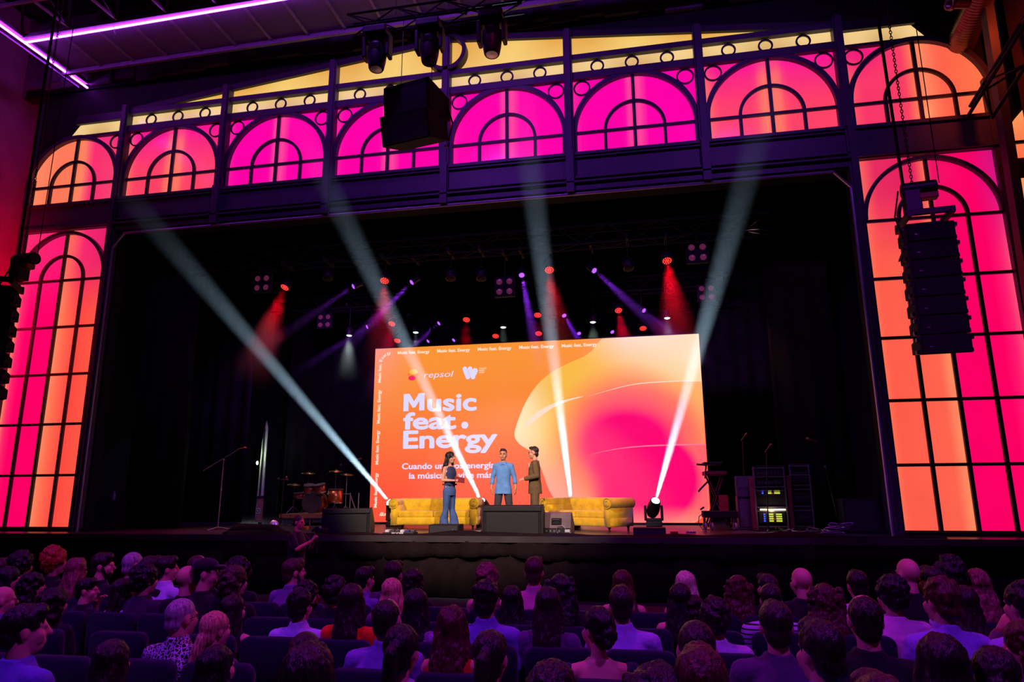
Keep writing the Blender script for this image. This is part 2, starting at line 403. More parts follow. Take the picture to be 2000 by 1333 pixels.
# ------------------------------------------------------------------ steelwork of the facade
TN = [0]
def trim(label, mb, m='steel'):
    TN[0] += 1
    return struct('trim_%d' % TN[0], mb, m, label, 'steelwork')
pl = ['beside the tall pink window, at the opening edge', 'second of the seven', 'third of the seven', 'middle one under the big ring', 'fifth of the seven', 'sixth of the seven', 'beside the hoist window, at the opening edge']
for i in range(7):
    x = (i - 3) * 3.0; edge = i in (0, 6)
    zt = GZ(x) + .08 if not edge else 11.15
    mb = MB()
    zb = 7.5 if not edge else .0
    mb.box((x, -.10, (zb + zt) / 2), (.20, .2, zt - zb)).box((x, -.22, (zb + zt) / 2), (.12, .06, zt - zb))
    if not edge: mb.box((x, -.22, 8.0), (.17, .12, 1.02))
    trim('dark purple steel post of the facade, %s' % pl[i], mb)
for sx in (-1, 1):
    trim('dark steel outer post at the %s edge of the facade' % ('red wall' if sx < 0 else 'hoist'), MB().box((sx * 11.81, -.06, 4.3), (.2, .14, 10.0)))
    trim('dark steel rail between %s' % ('the tall pink window and the arch above it' if sx < 0 else 'the tall hoist window and the arch above it'),
         MB().box((sx * 10.43, -.06, 8.1), (2.7, .12, .74)).box((sx * 10.43, -.1, 8.44), (2.8, .16, .08)).box((sx * 10.43, -.1, 7.78), (2.8, .16, .06)))
trim('long dark purple fascia beam between the arches and the stage opening', MB().box((0, -.04, 8.0), (17.9, .16, .98))
     .box((0, -.14, 8.45), (17.9, .12, .07)).box((0, -.16, 8.36), (17.9, .06, .03)).box((0, -.14, 7.86), (17.9, .12, .05)).box((0, -.18, 7.72), (17.9, .2, .04)).box((0, -.12, 7.60), (17.9, .14, .12)))
trim('dark beam between the arch row and the cream ring strip', MB().box((0, -.06, 10.49), (17.9, .14, .18)).box((-10, -.05, 10.44), (1.9, .1, .07)).box((10, -.05, 10.44), (1.9, .1, .07)))
trim('thin dark beam between the cream ring strip and the gable', MB().box((0, -.06, 10.985), (17.9, .14, .14)))
cp = MB()
for sx in (-1, 1):
    cp.bar((0, -.08, GZ(0) + .03), (sx * 9.0, -.08, GZ(9) + .03), .09, .16)
    cp.bar((sx * 9.0, -.08, 10.9), (sx * 10.6, -.08, 10.88), .07, .14).box((sx * 9.8, -.06, 11.0), (1.6, .1, .12))
trim('dark coping along the sloping top of the cream gable', cp, 'darksteel')
lp = MB().tube([(-8.9, -.16, 0), (-8.9, -.16, 7.08), (-8.58, -.16, 7.46), (8.58, -.16, 7.46), (8.9, -.16, 7.08), (8.9, -.16, 0)], .035, 8)
trim('thin violet lit metal edge around the stage opening', lp, 'lip')
rv = MB()
for sx in (-1, 1): rv.box((sx * 8.98, .1, 3.75), (.08, .5, 7.5))
rv.box((0, .1, 7.52), (18, .5, .06))
trim('black reveal lining the stage opening', rv, 'black')
# ------------------------------------------------------------------ gantry, LED strips, ceiling ducts
M['led'] = mat('violet_led', (20, 10, 30), .4, emit=(190, 62, 255), estr=24.0, var=0)
M['gantry'] = mat('gantry_steel', (120, 112, 130), .5, .3, .2)
M['mesh'] = mat('mesh_deck', (92, 84, 104), .6, .2, .35, 60, .6, 200)
GZ0 = 12.0
def tagged(o, label, cat, group=None, kind=None): return tag(o, label, cat, group, kind)
gt = thing('steel_gantry', 'steel gantry with mesh walkway in violet light under the ceiling', 'gantry', (0, 0, GZ0))
MB().tube([(-10.5, -2.02, 0.0), (-7.9, -2.06, 0.0)], .027).build('led_strip', 'led', gt)
MB().tube([(-7.86, -2.06, 0.0), (3.0, -2.3, 0.0)], .027).build('led_strip', 'led', gt)
MB().tube([(-10.5, -6.5, 0.0), (-10.5, -.62, 0.0)], .027).build('led_strip', 'led', gt)
MB().tube([(-10.5, -.56, 0.0), (-10.5, .0, 0.0)], .027).build('led_strip', 'led', gt)
r = MB()
r.bar((-10.6, -2.1, .08), (12, -2.35, .08), .12, .1).bar((-10.6, -.72, .0), (12, -1.0, .0), .08, .14).bar((-10.7, -8, -.02), (-10.7, -.1, -.02), .05, .05).bar((-10.45, -8, .09), (-10.45, -.1, .09), .12, .1)
r.build('rail', 'gantry', gt)
for k in range(22):
    x = -10.4 + k * 1.0; MB().bar((x, -2.1, .05), (x + .02, -.75, .03), .06, .05).build('cross_bearer', 'gantry', gt)
d = MB().add([(-10.4, -2.08, .07), (12, -2.33, .07), (12, -.98, .05), (-10.4, -.73, .05), (-10.4, -2.08, .09), (12, -2.33, .09), (12, -.98, .07), (-10.4, -.73, .07)],
             [(0, 1, 2, 3), (4, 7, 6, 5), (0, 4, 5, 1), (3, 2, 6, 7), (0, 3, 7, 4), (1, 5, 6, 2)])
d.build('mesh_deck', 'mesh', gt)
t = MB()
for k in range(9):
    x = -10.4 + k * 1.35
    t.bar((x, -2.2, .1), (x + .65, -3.0, 1.5), .06).bar((x + .65, -3.0, 1.5), (x + 1.35, -2.2, .1), .06).bar((x, -2.2, .1), (x, -3.2, .05), .05)
t.bar((-10.4, -3.0, 1.5), (3, -3.0, 1.5), .08).bar((-10.4, -3.2, .05), (3, -3.3, .05), .06)
t.build('bracing', 'gantry', gt)
MB().tube([(-7.86, -2.05, -.02), (-7.87, -2.05, -.1), (-7.83, -2.05, -.16), (-7.87, -2.05, -.24)], .012, 6).build('cable_tail', 'grey', gt)
# ribbed duct at the upper corner
M['duct'] = mat('silver_duct', (150, 120, 110), .35, .8, .1)
a = at_y(1868, 105, .3); b = at_y(1912, 0, -1.2)
pts = []; rs = []
for k in range(80):
    q = k / 79; pts.append(a.lerp(b + (b - a) * .3, q)); rs.append(.26 + .02 * sin(k * 2.1))
tagged(MB().tube(pts, rs, 18).build('ventilation_duct', 'duct', smooth=True), 'ribbed metal duct glowing red under the ceiling corner', 'duct')
pj = thing('pipe_end', 'short red lit pipe stub beside the ribbed duct', 'pipe', at_y(1890, 6, -3))
MB().lathe([(.09, 0), (.09, .3), (.12, .3), (.12, .36), (.07, .36), (.07, .2)], (0, 0, 0), (-.9, -.3, -.1)).build('tube', 'duct', pj, True)
# slanted steel column and triangular truss at the edge
p0 = at_y(1925, 0, -1.2); p1 = at_y(1975, 330, -1.2)
tagged(MB().bar(p0 + (p0 - p1) * .2, p1 + (p1 - p0) * 1.5, .22, .16).build('steel_column', 'steel'), 'dark violet steel column at the picture edge near the duct', 'column')
def truss(mb, a, b, w_=.3, step=.5, r=.022, tri=False, up=(0, 0, 1)):
    a = Vector(a); b = Vector(b); z = (b - a).normalized(); x = Vector(up).cross(z).normalized(); y = z.cross(x)
    offs = [(-1, -1), (1, -1), (1, 1), (-1, 1)] if not tri else [(-1, -.6), (1, -.6), (0, 1)]
    of = [x * (p[0] * w_ / 2) + y * (p[1] * w_ / 2) for p in offs]
    for o_ in of: mb.tube([a + o_, b + o_], r, 6)
    n = max(1, int((b - a).length / step))
    for k in range(n):
        q0 = a + (b - a) * (k / n); q1 = a + (b - a) * ((k + 1) / n)
        for i in range(len(of)):
            j = (i + 1) % len(of)
            mb.tube([q0 + of[i], q1 + of[j]] if (k + i) % 2 else [q0 + of[j], q1 + of[i]], r * .6, 5)
mb = MB(); ta = at_y(1906, 222, -3.2); tb = at_y(2010, 55, -4.4); truss(mb, ta, tb + (tb - ta) * .3, .42, .42, .03, True)
tagged(mb.build('corner_truss', 'darksteel'), 'dark triangular truss jutting in at the edge beside the outermost arch', 'truss')

# ------------------------------------------------------------------ haze beams
def haze_mat(name, dens, g=0.2, fade=None, soft=None):
    m = bpy.data.materials.new(name); m.use_nodes = True; nt = m.node_tree; N = nt.nodes; L = nt.links
    N.remove(N['Principled BSDF']); out = N['Material Output']
    vs = N.new('ShaderNodeVolumeScatter'); vs.inputs['Density'].default_value = dens; vs.inputs['Anisotropy'].default_value = g
    L.new(vs.outputs[0], out.inputs['Volume'])
    if fade:      # the haze thins out with distance from the lamp (metres along local -z)
        tc = N.new('ShaderNodeTexCoord'); sp = N.new('ShaderNodeSeparateXYZ'); L.new(tc.outputs['Object'], sp.inputs[0])
        mr = N.new('ShaderNodeMapRange'); mr.interpolation_type = 'SMOOTHSTEP'
        mr.inputs['From Min'].default_value = -fade[0]; mr.inputs['From Max'].default_value = -fade[1]
        mr.inputs['To Min'].default_value = dens; mr.inputs['To Max'].default_value = 0.0
        L.new(sp.outputs['Z'], mr.inputs['Value']); dn = mr.outputs[0]
        if soft:      # and towards the rim of the beam: radius r0 + |z| * slope
            def mth(op, a, b):
                n = N.new('ShaderNodeMath'); n.operation = op
                for i_, v in enumerate((a, b)):
                    if isinstance(v, (int, float)): n.inputs[i_].default_value = v
                    else: L.new(v, n.inputs[i_])
                return n.outputs[0]
            rho = mth('SQRT', mth('ADD', mth('MULTIPLY', sp.outputs['X'], sp.outputs['X']), mth('MULTIPLY', sp.outputs['Y'], sp.outputs['Y'])), 0)
            rad_ = mth('SUBTRACT', soft[0], mth('MULTIPLY', sp.outputs['Z'], soft[1]))
            ms = N.new('ShaderNodeMapRange'); ms.interpolation_type = 'SMOOTHSTEP'; L.new(mth('DIVIDE', rho, rad_), ms.inputs['Value'])
            ms.inputs['From Min'].default_value = .25; ms.inputs['From Max'].default_value = 1.0; ms.inputs['To Min'].default_value = 1.0; ms.inputs['To Max'].default_value = 0.0
            dn = mth('MULTIPLY', dn, ms.outputs[0])
        L.new(dn, vs.inputs['Density'])
    return m
def beam(label, src, dst, half_deg, power, color, m, length, r0=.03, group=None, blend=.35, rad=.02, ldeg=None):
    src = Vector(src); dst = Vector(dst); q = (dst - src).to_track_quat('-Z', 'Y')
    ta_ = math.tan(radians(half_deg)); mb = MB(); back = r0 / ta_
    mb.lathe([(r0 * 1.02, -.0), (ta_ * (length + back) * 1.02, -length)], n=24)
    o = mb.build('light_beam', m); o.location = src; o.rotation_euler = q.to_euler()
    tag(o, label, 'light beam', group, 'stuff')
    l = lamp('beam_lamp', 'SPOT', src - (dst - src).normalized() * 0.0, power, color, dst, rad, (ldeg or half_deg) * 2, blend)
    return o
# ------------------------------------------------------------------ LED screen
YS = 4.0
def sp(px, py): p = at_y(px, py, YS); return (p.x, p.z)
SX0, SX1, SZ0, SZ1 = -3.3, 5.95, .05, 5.0
screen = thing('led_screen', 'huge orange video wall showing a music event title at the rear of the stage', 'screen', (0, YS, 0))
class G:
    def __init__(s, name):
        s.m = bpy.data.materials.new(name); s.m.use_nodes = True; s.N = s.m.node_tree.nodes; s.L = s.m.node_tree.links
        s.b = s.N['Principled BSDF']; s.b.inputs['Base Color'].default_value = (.015, .015, .015, 1); s.b.inputs['Roughness'].default_value = .55
        tc = s.N.new('ShaderNodeTexCoord'); sep = s.N.new('ShaderNodeSeparateXYZ'); s.L.new(tc.outputs['Object'], sep.inputs[0])
        s.x, s.z = sep.outputs['X'], sep.outputs['Z']
    def sock(s, i, v):
        if isinstance(v, (int, float)): i.default_value = v
        elif isinstance(v, tuple): i.default_value = v + (1,) if len(v) == 3 else v
        else: s.L.new(v, i)
    def op(s, o, a, b=0.0):
        n = s.N.new('ShaderNodeMath'); n.operation = o; s.sock(n.inputs[0], a); s.sock(n.inputs[1], b); return n.outputs[0]
    def ss(s, v, a, b):
        n = s.N.new('ShaderNodeMapRange'); n.interpolation_type = 'SMOOTHSTEP'; s.sock(n.inputs['Value'], v)
        n.inputs['From Min'].default_value = min(a, b); n.inputs['From Max'].default_value = max(a, b)
        n.inputs['To Min'].default_value = 0.0 if a < b else 1.0; n.inputs['To Max'].default_value = 1.0 if a < b else 0.0
        return n.outputs[0]
    def mix(s, a, b, f):
        n = s.N.new('ShaderNodeMix'); n.data_type = 'RGBA'; s.sock(n.inputs[0], f); s.sock(n.inputs[6], a); s.sock(n.inputs[7], b); return n.outputs[2]
    def dist(s, c, r):
        a = s.op('DIVIDE', s.op('SUBTRACT', s.x, c[0]), r[0]); b = s.op('DIVIDE', s.op('SUBTRACT', s.z, c[1]), r[1])
        return s.op('SQRT', s.op('ADD', s.op('MULTIPLY', a, a), s.op('MULTIPLY', b, b)))
    def emit(s, c, st=1.0): s.sock(s.b.inputs['Emission Color'], c); s.b.inputs['Emission Strength'].default_value = st; return s.m
g = G('screen_orange')
bgc = g.mix(srgb(255, 78, 50), srgb(252, 150, 52), g.ss(g.z, 0.2, 5.0))
bgc = g.mix(bgc, srgb(252, 84, 56), g.op('MULTIPLY', g.ss(g.x, -1.5, 3.5), g.ss(g.z, 3.2, .3)))
M['scr0'] = g.emit(bgc, .98)
def blob_mat(kind):
    g = G('screen_blob_%d' % kind)
    core = sp(1225, 868); core2 = sp(1255, 935); tip = sp(1015, 845)[0]; px = lambda a: sp(a, 840)[0]; pz = lambda a: sp(1230, a)[1]
    base = g.mix(srgb(250, 186, 66), srgb(250, 226, 182), g.ss(g.op('ADD', g.op('MULTIPLY', g.x, .75), g.z), 6.4, 9.0))
    base = g.mix(base, srgb(250, 226, 180), g.op('MULTIPLY', g.ss(g.x, px(1100), px(1005)), g.ss(g.z, pz(690), pz(790))))
    base = g.mix(base, srgb(252, 160, 140), g.ss(g.z, pz(830), pz(960)))
    d = g.dist(core, (1.75, 1.75))
    A = g.mix(base, srgb(255, 120, 84), g.ss(d, 1.35, .75)); A = g.mix(A, srgb(255, 70, 105), g.ss(d, .95, .5)); A = g.mix(A, srgb(252, 0, 108), g.ss(g.dist(core, (1.3, 1.0)), 1.2, .72))
    if kind == 0: return g.emit(A)
    d2 = g.dist(core, (2.3, 2.0))
    B = g.mix(srgb(252, 176, 96), srgb(255, 122, 88), g.ss(d2, 1.05, .75)); B = g.mix(B, srgb(255, 90, 98), g.ss(d2, .85, .55))
    B = g.mix(B, srgb(252, 0, 108), g.ss(g.dist(core, (1.3, 1.0)), 1.2, .72)); B = g.mix(B, srgb(255, 205, 160), g.op('MULTIPLY', g.ss(g.dist(sp(1290, 1010), (4.2, 4.1)), .86, .97), .5))
    B = g.mix(A, B, g.ss(g.x, px(1110), px(1230)))
    if kind == 1: return g.emit(B)
    d3 = g.dist(core2, (1.45, 1.25))
    Cc = g.mix(srgb(255, 100, 104), srgb(254, 0, 108), g.ss(d3, 1.12, .9))
    Cc = g.mix(Cc, srgb(255, 150, 130), g.op('MULTIPLY', g.ss(g.z, pz(985), pz(1030)), .7))
    return g.emit(g.mix(B, Cc, g.ss(g.x, px(1135), px(1185))))
def crom(P, n=8):
    out = []
    for i in range(len(P) - 1):
        p0 = P[max(i - 1, 0)]; p1 = P[i]; p2 = P[i + 1]; p3 = P[min(i + 2, len(P) - 1)]
        for k in range(n):
            t = k / n
            out.append(tuple(.5 * (2 * b + (c - a) * t + (2 * a - 5 * b + 4 * c - d) * t * t + (3 * b - a - 3 * c + d) * t ** 3) for a, b, c, d in zip(p0, p1, p2, p3)))
    return out + [P[-1]]
def sheet(name, pts, y, m, parent=screen):          # pts in screen metres, thin raised sheet
    me = bpy.data.meshes.new(name); bm = bmesh.new(); vs = [bm.verts.new((x, y, z)) for x, z in pts]
    f = bm.faces.new(vs); bmesh.ops.triangulate(bm, faces=[f]); bmesh.ops.recalc_face_normals(bm, faces=bm.faces); bm.to_mesh(me); bm.free()
    return link(name, me, m, parent)
MB().box(((SX0 + SX1) / 2, .07, (SZ0 + SZ1) / 2), (SX1 - SX0, .12, SZ1 - SZ0)).build('display', 'scr0', screen)
MB().box(((SX0 + SX1) / 2, .2, (SZ0 + SZ1) / 2 + .02), (SX1 - SX0 + .04, .14, SZ1 - SZ0 + .08)).box(((SX0 + SX1) / 2, .06, .0), (SX1 - SX0, .3, .1)).build('cabinet', 'black', screen)
cl = lambda p: (max(SX0 + .002, min(SX1 - .002, p[0])), max(SZ0 + .002, min(SZ1 - .002, p[1])))
left = [sp(*p) for p in [(1110, 1030), (1095, 1000), (1082, 975), (1071, 955), (1060, 924), (1050, 900), (1037, 883), (1017, 870), (1007, 858), (1005, 846), (1011, 824), (1022, 796), (1036, 770), (1055, 746), (1080, 726), (1112, 709), (1140, 697), (1156, 685), (1168, 670), (1180, 658)]]
right = [(SX1, SZ1), cl(sp(1385, 996))] + [cl(p) for p in crom([sp(1385, 996), sp(1372, 1011), sp(1350, 1026)], 5)[1:]]
sheet('blob_graphic', [cl(p) for p in crom(left, 5)] + [p for p in right if p], .006, blob_mat(0))
topB = [sp(*p) for p in [(1110, 795), (1140, 777), (1180, 763), (1230, 753), (1290, 747), (1340, 745), (1372, 744)]]
sheet('blob_graphic', [cl(p) for p in crom(topB, 5)] + [cl(sp(1384, 994)), cl(sp(1372, 1011)), cl(sp(1352, 1026)), cl(sp(1115, 1026)), cl(sp(1112, 900))], .003, blob_mat(1))
topC = [sp(*p) for p in [(1135, 893), (1160, 886), (1205, 878), (1260, 872), (1320, 869), (1378, 868)]]
sheet('blob_graphic', [cl(p) for p in crom(topC, 5)] + [cl(sp(1384, 994)), cl(sp(1372, 1011)), cl(sp(1352, 1026)), cl(sp(1130, 1026))], .0, blob_mat(2))
M['hl'] = mat('screen_highlight', (10, 10, 10), .5, var=0, emit=(252, 222, 196), estr=.95)
M['hl2'] = mat('screen_highlight_pink', (10, 10, 10), .5, var=0, emit=(255, 120, 150), estr=1.0)
up_ = [sp(*p) for p in [(1016, 843), (1040, 812), (1075, 791), (1110, 780), (1140, 774)]]; lo_ = [sp(*p) for p in [(1140, 775), (1110, 784), (1075, 800), (1040, 826), (1016, 843)]]
sheet('highlight_graphic', crom(up_, 6) + crom(lo_, 6)[1:-1], -.002, 'hl')
for up_, lo_, m in (([(1150, 774), (1230, 752), (1300, 745), (1371, 743)], [(1371, 745.5), (1300, 747), (1230, 753.5), (1150, 774.3)], 'hl'), ([(1155, 887), (1210, 876), (1270, 870), (1378, 867)], [(1378, 869.5), (1270, 872.5), (1210, 877.5), (1155, 887.4)], 'hl2')):
    sheet('highlight_graphic', [cl(p) for p in crom([sp(*p) for p in up_], 6) + crom([sp(*p) for p in lo_], 6)], -.004, m)
# lettering
def glyphs(body, bold=0.0, shear=0.0):
    cu = bpy.data.curves.new('glyphs', 'FONT'); cu.body = body; cu.size = 1; cu.offset = bold; cu.shear = shear; cu.resolution_u = 4
    ob = bpy.data.objects.new('glyphs', cu); COL.objects.link(ob)
    dg = bpy.context.evaluated_depsgraph_get(); me = bpy.data.meshes.new_from_object(ob.evaluated_get(dg))
    vs = [(v.co.x, v.co.y) for v in me.vertices]; fs = [tuple(p.vertices) for p in me.polygons]
    bpy.data.objects.remove(ob); bpy.data.curves.remove(cu); bpy.data.meshes.remove(me)
    return vs, fs
def put_text(mb, body, o, u, v, width, cap, bold=0.0, shear=0.0):   # o: left end of the baseline, u, v: unit axes
    vs, fs = glyphs(body, bold, shear); x0 = min(p[0] for p in vs); x1 = max(p[0] for p in vs)
    o = Vector(o); u = Vector(u); v = Vector(v); kx = width / (x1 - x0); ky = cap / .70
    mb.add([o + u * ((p[0] - x0) * kx) + v * (p[1] * ky) for p in vs], fs)
def scr_text(mb, body, a, b, cap_px, bold=.0, y=-.012, shear=0.0):
    p = sp(*a); q = sp(*b); P = Vector((p[0], y, p[1])); Q = Vector((q[0], y, q[1])); u = (Q - P).normalized()
    v = Vector((-u.z, 0, u.x)); e = (Q - P).length; k = bold * .9 * cap_px / 70.5
    for i, (a_, b_) in enumerate(((0, 0), (-1, 0), (1, 0), (0, .7), (0, -.7)) if bold else ((0, 0),)):
        put_text(mb, body, P + u * (k * (1 + a_)) + v * (k * b_) + Vector((0, -.0004 * i, 0)), u, v, e - 2 * k, cap_px / 70.5 - k * .6, min(bold, .012), shear)
M['scrtext'] = mat('screen_lettering', (10, 10, 10), .5, var=0, emit=(226, 218, 255), estr=1.0)
M['scrtext2'] = mat('screen_small_lettering', (10, 10, 10), .5, var=0, emit=(255, 226, 205), estr=1.0)
t = MB(); scr_text(t, 'usic', (834, 803), (931, 801), 35, .04)
m0 = sp(788, 804); m1 = sp(829, 803.2); mw = (m1[0] - m0[0]) / .72; mh = 35 / 70.5 / .7
t.add([(m0[0] + a * mw, -.012, m0[1] + b * mh + a * .02) for a, b in ((0, 0), (0, .7), (.2, .7), (.36, .38), (.52, .7), (.72, .7), (.72, 0), (.545, 0), (.545, .40), (.405, .13), (.315, .13), (.175, .40), (.175, 0))], [tuple(range(13))])
scr_text(t, 'feat', (787, 838.5), (891, 837), 33, .045); scr_text(t, 'Energy', (787, 876), (972, 872), 35, .04)
c0 = sp(908, 831); t.add([(c0[0] + .1 * cos(k * pi / 10), -.012, c0[1] + .1 * sin(k * pi / 10)) for k in range(20)], [tuple(range(20))])
t.build('title_lettering', 'scrtext', screen)
t = MB(); scr_text(t, 'Cuando unimos energía', (785, 917), (967, 914.5), 11.5, .03); scr_text(t, 'la música se vive más', (799, 935.5), (962, 933.5), 11.5, .03)
t.build('subtitle_lettering', 'scrtext', screen)
t = MB()
for a, b in (((777, 692.5), (839, 690)), ((854, 689), (918, 686.5)), ((933, 685.5), (999, 683)), ((1014, 682), (1082, 679.5)), ((1097, 679), (1166, 676))): scr_text(t, 'Music feat. Energy', a, b, 6.5, .04)
for a, b in (((742, 828), (744, 762)), ((739, 908), (741, 841)), ((736, 992), (738, 924))): scr_text(t, 'Music feat. Energy', a, b, 6.5, .04)
scr_text(t, 'Music feat.', (744, 748), (745.5, 711), 6.5, .04)
for ch, a, b in (('E', (746, 708), (747.5, 703.5)), ('n', (748.5, 702.5), (750.5, 699.5)), ('e', (751, 699), (753.5, 696.3)), ('r', (754, 696), (756, 694.5)), ('g', (756.5, 694), (760, 692.5)), ('y', (760, 693), (764, 692.3))): scr_text(t, ch, a, b, 6.5, .04)
scr_text(t, 'Energy', (766, 1003), (741, 1004), 6.5, .04)
t.build('border_lettering', 'scrtext2', screen)
t = MB(); scr_text(t, 'repsol', (828, 738.5), (886, 736), 12, .0, shear=.2); t.build('sponsor_lettering', 'scrtext', screen)
el = lambda c, r, n=24, a0=0, a1=2 * pi, rot=0: [(sp(*c)[0] + (r[0] * cos(a) * cos(rot) - r[1] * sin(a) * sin(rot)) / 70.5, sp(*c)[1] + (r[0] * cos(a) * sin(rot) + r[1] * sin(a) * cos(rot)) / 70.5) for a in [a0 + (a1 - a0) * k / n for k in range(n)]]
M['lgy'] = mat('logo_amber', (10, 10, 10), .5, var=0, emit=(255, 190, 60)); M['lgp'] = mat('logo_pink', (10, 10, 10), .5, var=0, emit=(245, 40, 90)); M['lgo'] = mat('logo_orange', (10, 10, 10), .5, var=0, emit=(255, 130, 40))
sheet('logo_graphic', el((807, 732), (13, 6)), -.008, 'lgo'); sheet('logo_graphic', el((808, 727), (9, 5.5)), -.010, 'lgy'); sheet('logo_graphic', el((805, 739), (8, 5)), -.012, 'lgp')
t = MB()
for a, b in (((908, 721), (914, 737)), ((918, 721), (924, 737))):
    p = sp(*a); q = sp(*b); n = 16; r_ = 4.6 / 70.5
    an = atan2(q[1] - p[1], q[0] - p[0]); poly = [(p[0] + r_ * cos(an + pi / 2 + pi * k / n), p[1] + r_ * sin(an + pi / 2 + pi * k / n)) for k in range(n + 1)] + [(q[0] + r_ * cos(an - pi / 2 + pi * k / n), q[1] + r_ * sin(an - pi / 2 + pi * k / n)) for k in range(n + 1)]
    t.add([(x, -.012, z) for x, z in poly], [tuple(range(len(poly)))])
poly = el((928, 725), (5.6, 5.6)); t.add([(x, -.012, z) for x, z in poly], [tuple(range(len(poly)))])
poly = [sp(923, 727), sp(932, 730), sp(926, 738), sp(922, 736)]; t.add([(x, -.012, z) for x, z in poly], [(0, 1, 2, 3)])
t.build('logo_graphic', 'scrtext', screen)
t = MB(); scr_text(t, 'WARNER', (936, 721.5), (950, 721), 2.6, .02); scr_text(t, 'MUSIC', (936, 725.5), (947, 725), 2.6, .02); scr_text(t, 'SPAIN', (936, 729.5), (946, 729), 2.6, .02)
t.build('logo_lettering', 'scrtext2', screen)

# ------------------------------------------------------------------ chesterfield sofas
M['velvet'] = mat('mustard_velvet', (214, 176, 14), .7, 0, .22, 5, .15, 60, spec=.3, sheen=.35)
M['wood'] = mat('dark_wood', (38, 24, 18), .4, 0, .3, 12)
def tuft(u, v, nu, nv):        # depth of diamond buttoning at grid position
    a = u * nu; b = v * nv; best = 9
    for j in range(int(b) - 1, int(b) + 3):
        off = .5 if j % 2 else 0
        for i in range(int(a) - 1, int(a) + 3): best = min(best, sqrt((a - i - off) ** 2 + (b - j) ** 2 * .8))
    return 1 - min(1, best / .75)
def sofa(label, loc, rz):
    W_, D, H = 2.12, .86, .70
    r = thing('chesterfield_sofa', label, 'sofa', loc, rz, 'mustard sofas on stage')
    def roll(mb, path, z, rad): mb.tube(path, rad, 16)
    # back: tufted front face sweeping into a rolled top
    mb = MB(); rows = []; nu = 64; prof = [(.16, .30), (.17, .36), (.19, .44), (.205, .52), (.20, .58), (.165, .635), (.10, .67), (.02, .665), (-.05, .62), (-.06, .55), (-.02, .50), (.02, .44), (.03, .10)]
    for i in range(nu + 1):
        x = -W_ / 2 + .13 + (W_ - .26) * i / nu
        row = []
        for k, (dy, z) in enumerate(prof):
            s_ = tuft(i / nu, k / 6.0, 9, 3) if k < 7 else 0
            row.append((x, D / 2 - .08 - dy + .052 * s_ * (1 if k < 5 else .4), z + (.05 if k > 3 and k < 10 else 0) - .0 - (.02 * s_ if k >= 5 else 0)))
        rows.append(row)
    mb.loft(rows, True, True); bk = mb.build('backrest', 'velvet', r, True)
    bt = MB()
    for j, nb in ((1, 9), (2, 8)):
        for i in range(nb):
            k = [1, 3][j - 1]; x = -W_ / 2 + .13 + (W_ - .26) * ((i + (.5 if j % 2 else 1)) / 9)
            bt.ell((x, D / 2 - .08 - prof[k][0] + .012, prof[k][1] + .02), (.013, .013, .013), 8, 6)
    bt.build('button', 'velvet', bk)['kind'] = 'stuff'
    for sx in (-1, 1):
        a = MB(); x = sx * (W_ / 2 - .10)
        rows = []; nn = 26
        for i in range(nn + 1):
            y = -D / 2 + D * i / nn; row = []
            for k in range(20):
                an = 2 * pi * k / 20; s_ = tuft(i / nn, k / 5, 4, 2) * (1 if 0 < i < nn else 0)
                rr = .115 - .012 * s_; row.append((x + sx * .015 + rr * cos(an), y, H - .10 + rr * sin(an)))
            rows.append(row)
        a.loft(rows); a.box((x - sx * .01, 0, .335), (.15, D - .02, .47))
        arm = a.build('armrest', 'velvet', r, True, 0)
        sc = MB().arc(x + sx * .015, H - .10, .045, .06, -1.2, 3.9, -D / 2 - .012, -D / 2 + .01, 20).arc(x + sx * .015, H - .10, .10, .12, -2.4, 3.6, -D / 2 - .012, -D / 2 + .01, 20)
        sc.build('scroll_piping', 'velvet', arm)
    for k in (-1, 1):
        cw = (W_ - .40) / 2
        MB().box((k * cw / 2, -.09, .355), (cw - .012, D - .26, .15)).build('seat_cushion', 'velvet', r, False, .035)
    b = MB(); rows = []
    for i in range(41):
        x = -W_ / 2 + .03 + (W_ - .06) * i / 40; s_ = [.028 * tuft(i / 40, v, 9, 1) for v in (.2, .5, .8)]
        rows.append([(x, -D / 2 + .03, .11), (x, -D / 2 + .015 + s_[0], .15), (x, -D / 2 + .01 + s_[1], .20), (x, -D / 2 + .02 + s_[2], .25), (x, -D / 2 + .04, .285), (x, D / 2 - .06, .285), (x, D / 2 - .06, .11)])
    b.loft(rows); b.build('base', 'velvet', r, True)
    for sx in (-1, 1):
        for sy in (-1, 1):
            MB().lathe([(.022, 0), (.02, .01), (.026, .03), (.018, .05), (.036, .085), (.04, .115)], (sx * (W_ / 2 - .12), sy * (D / 2 - .1), 0)).build('leg', 'wood', r, True)
    return r
SOFA_L = sofa('mustard velvet chesterfield sofa behind the woman in denim', (-.63, 1.75, 0), radians(4))
SOFA_R = sofa('mustard velvet chesterfield sofa angled behind the man in the olive suit', (2.98, 1.62, 0), radians(-36))

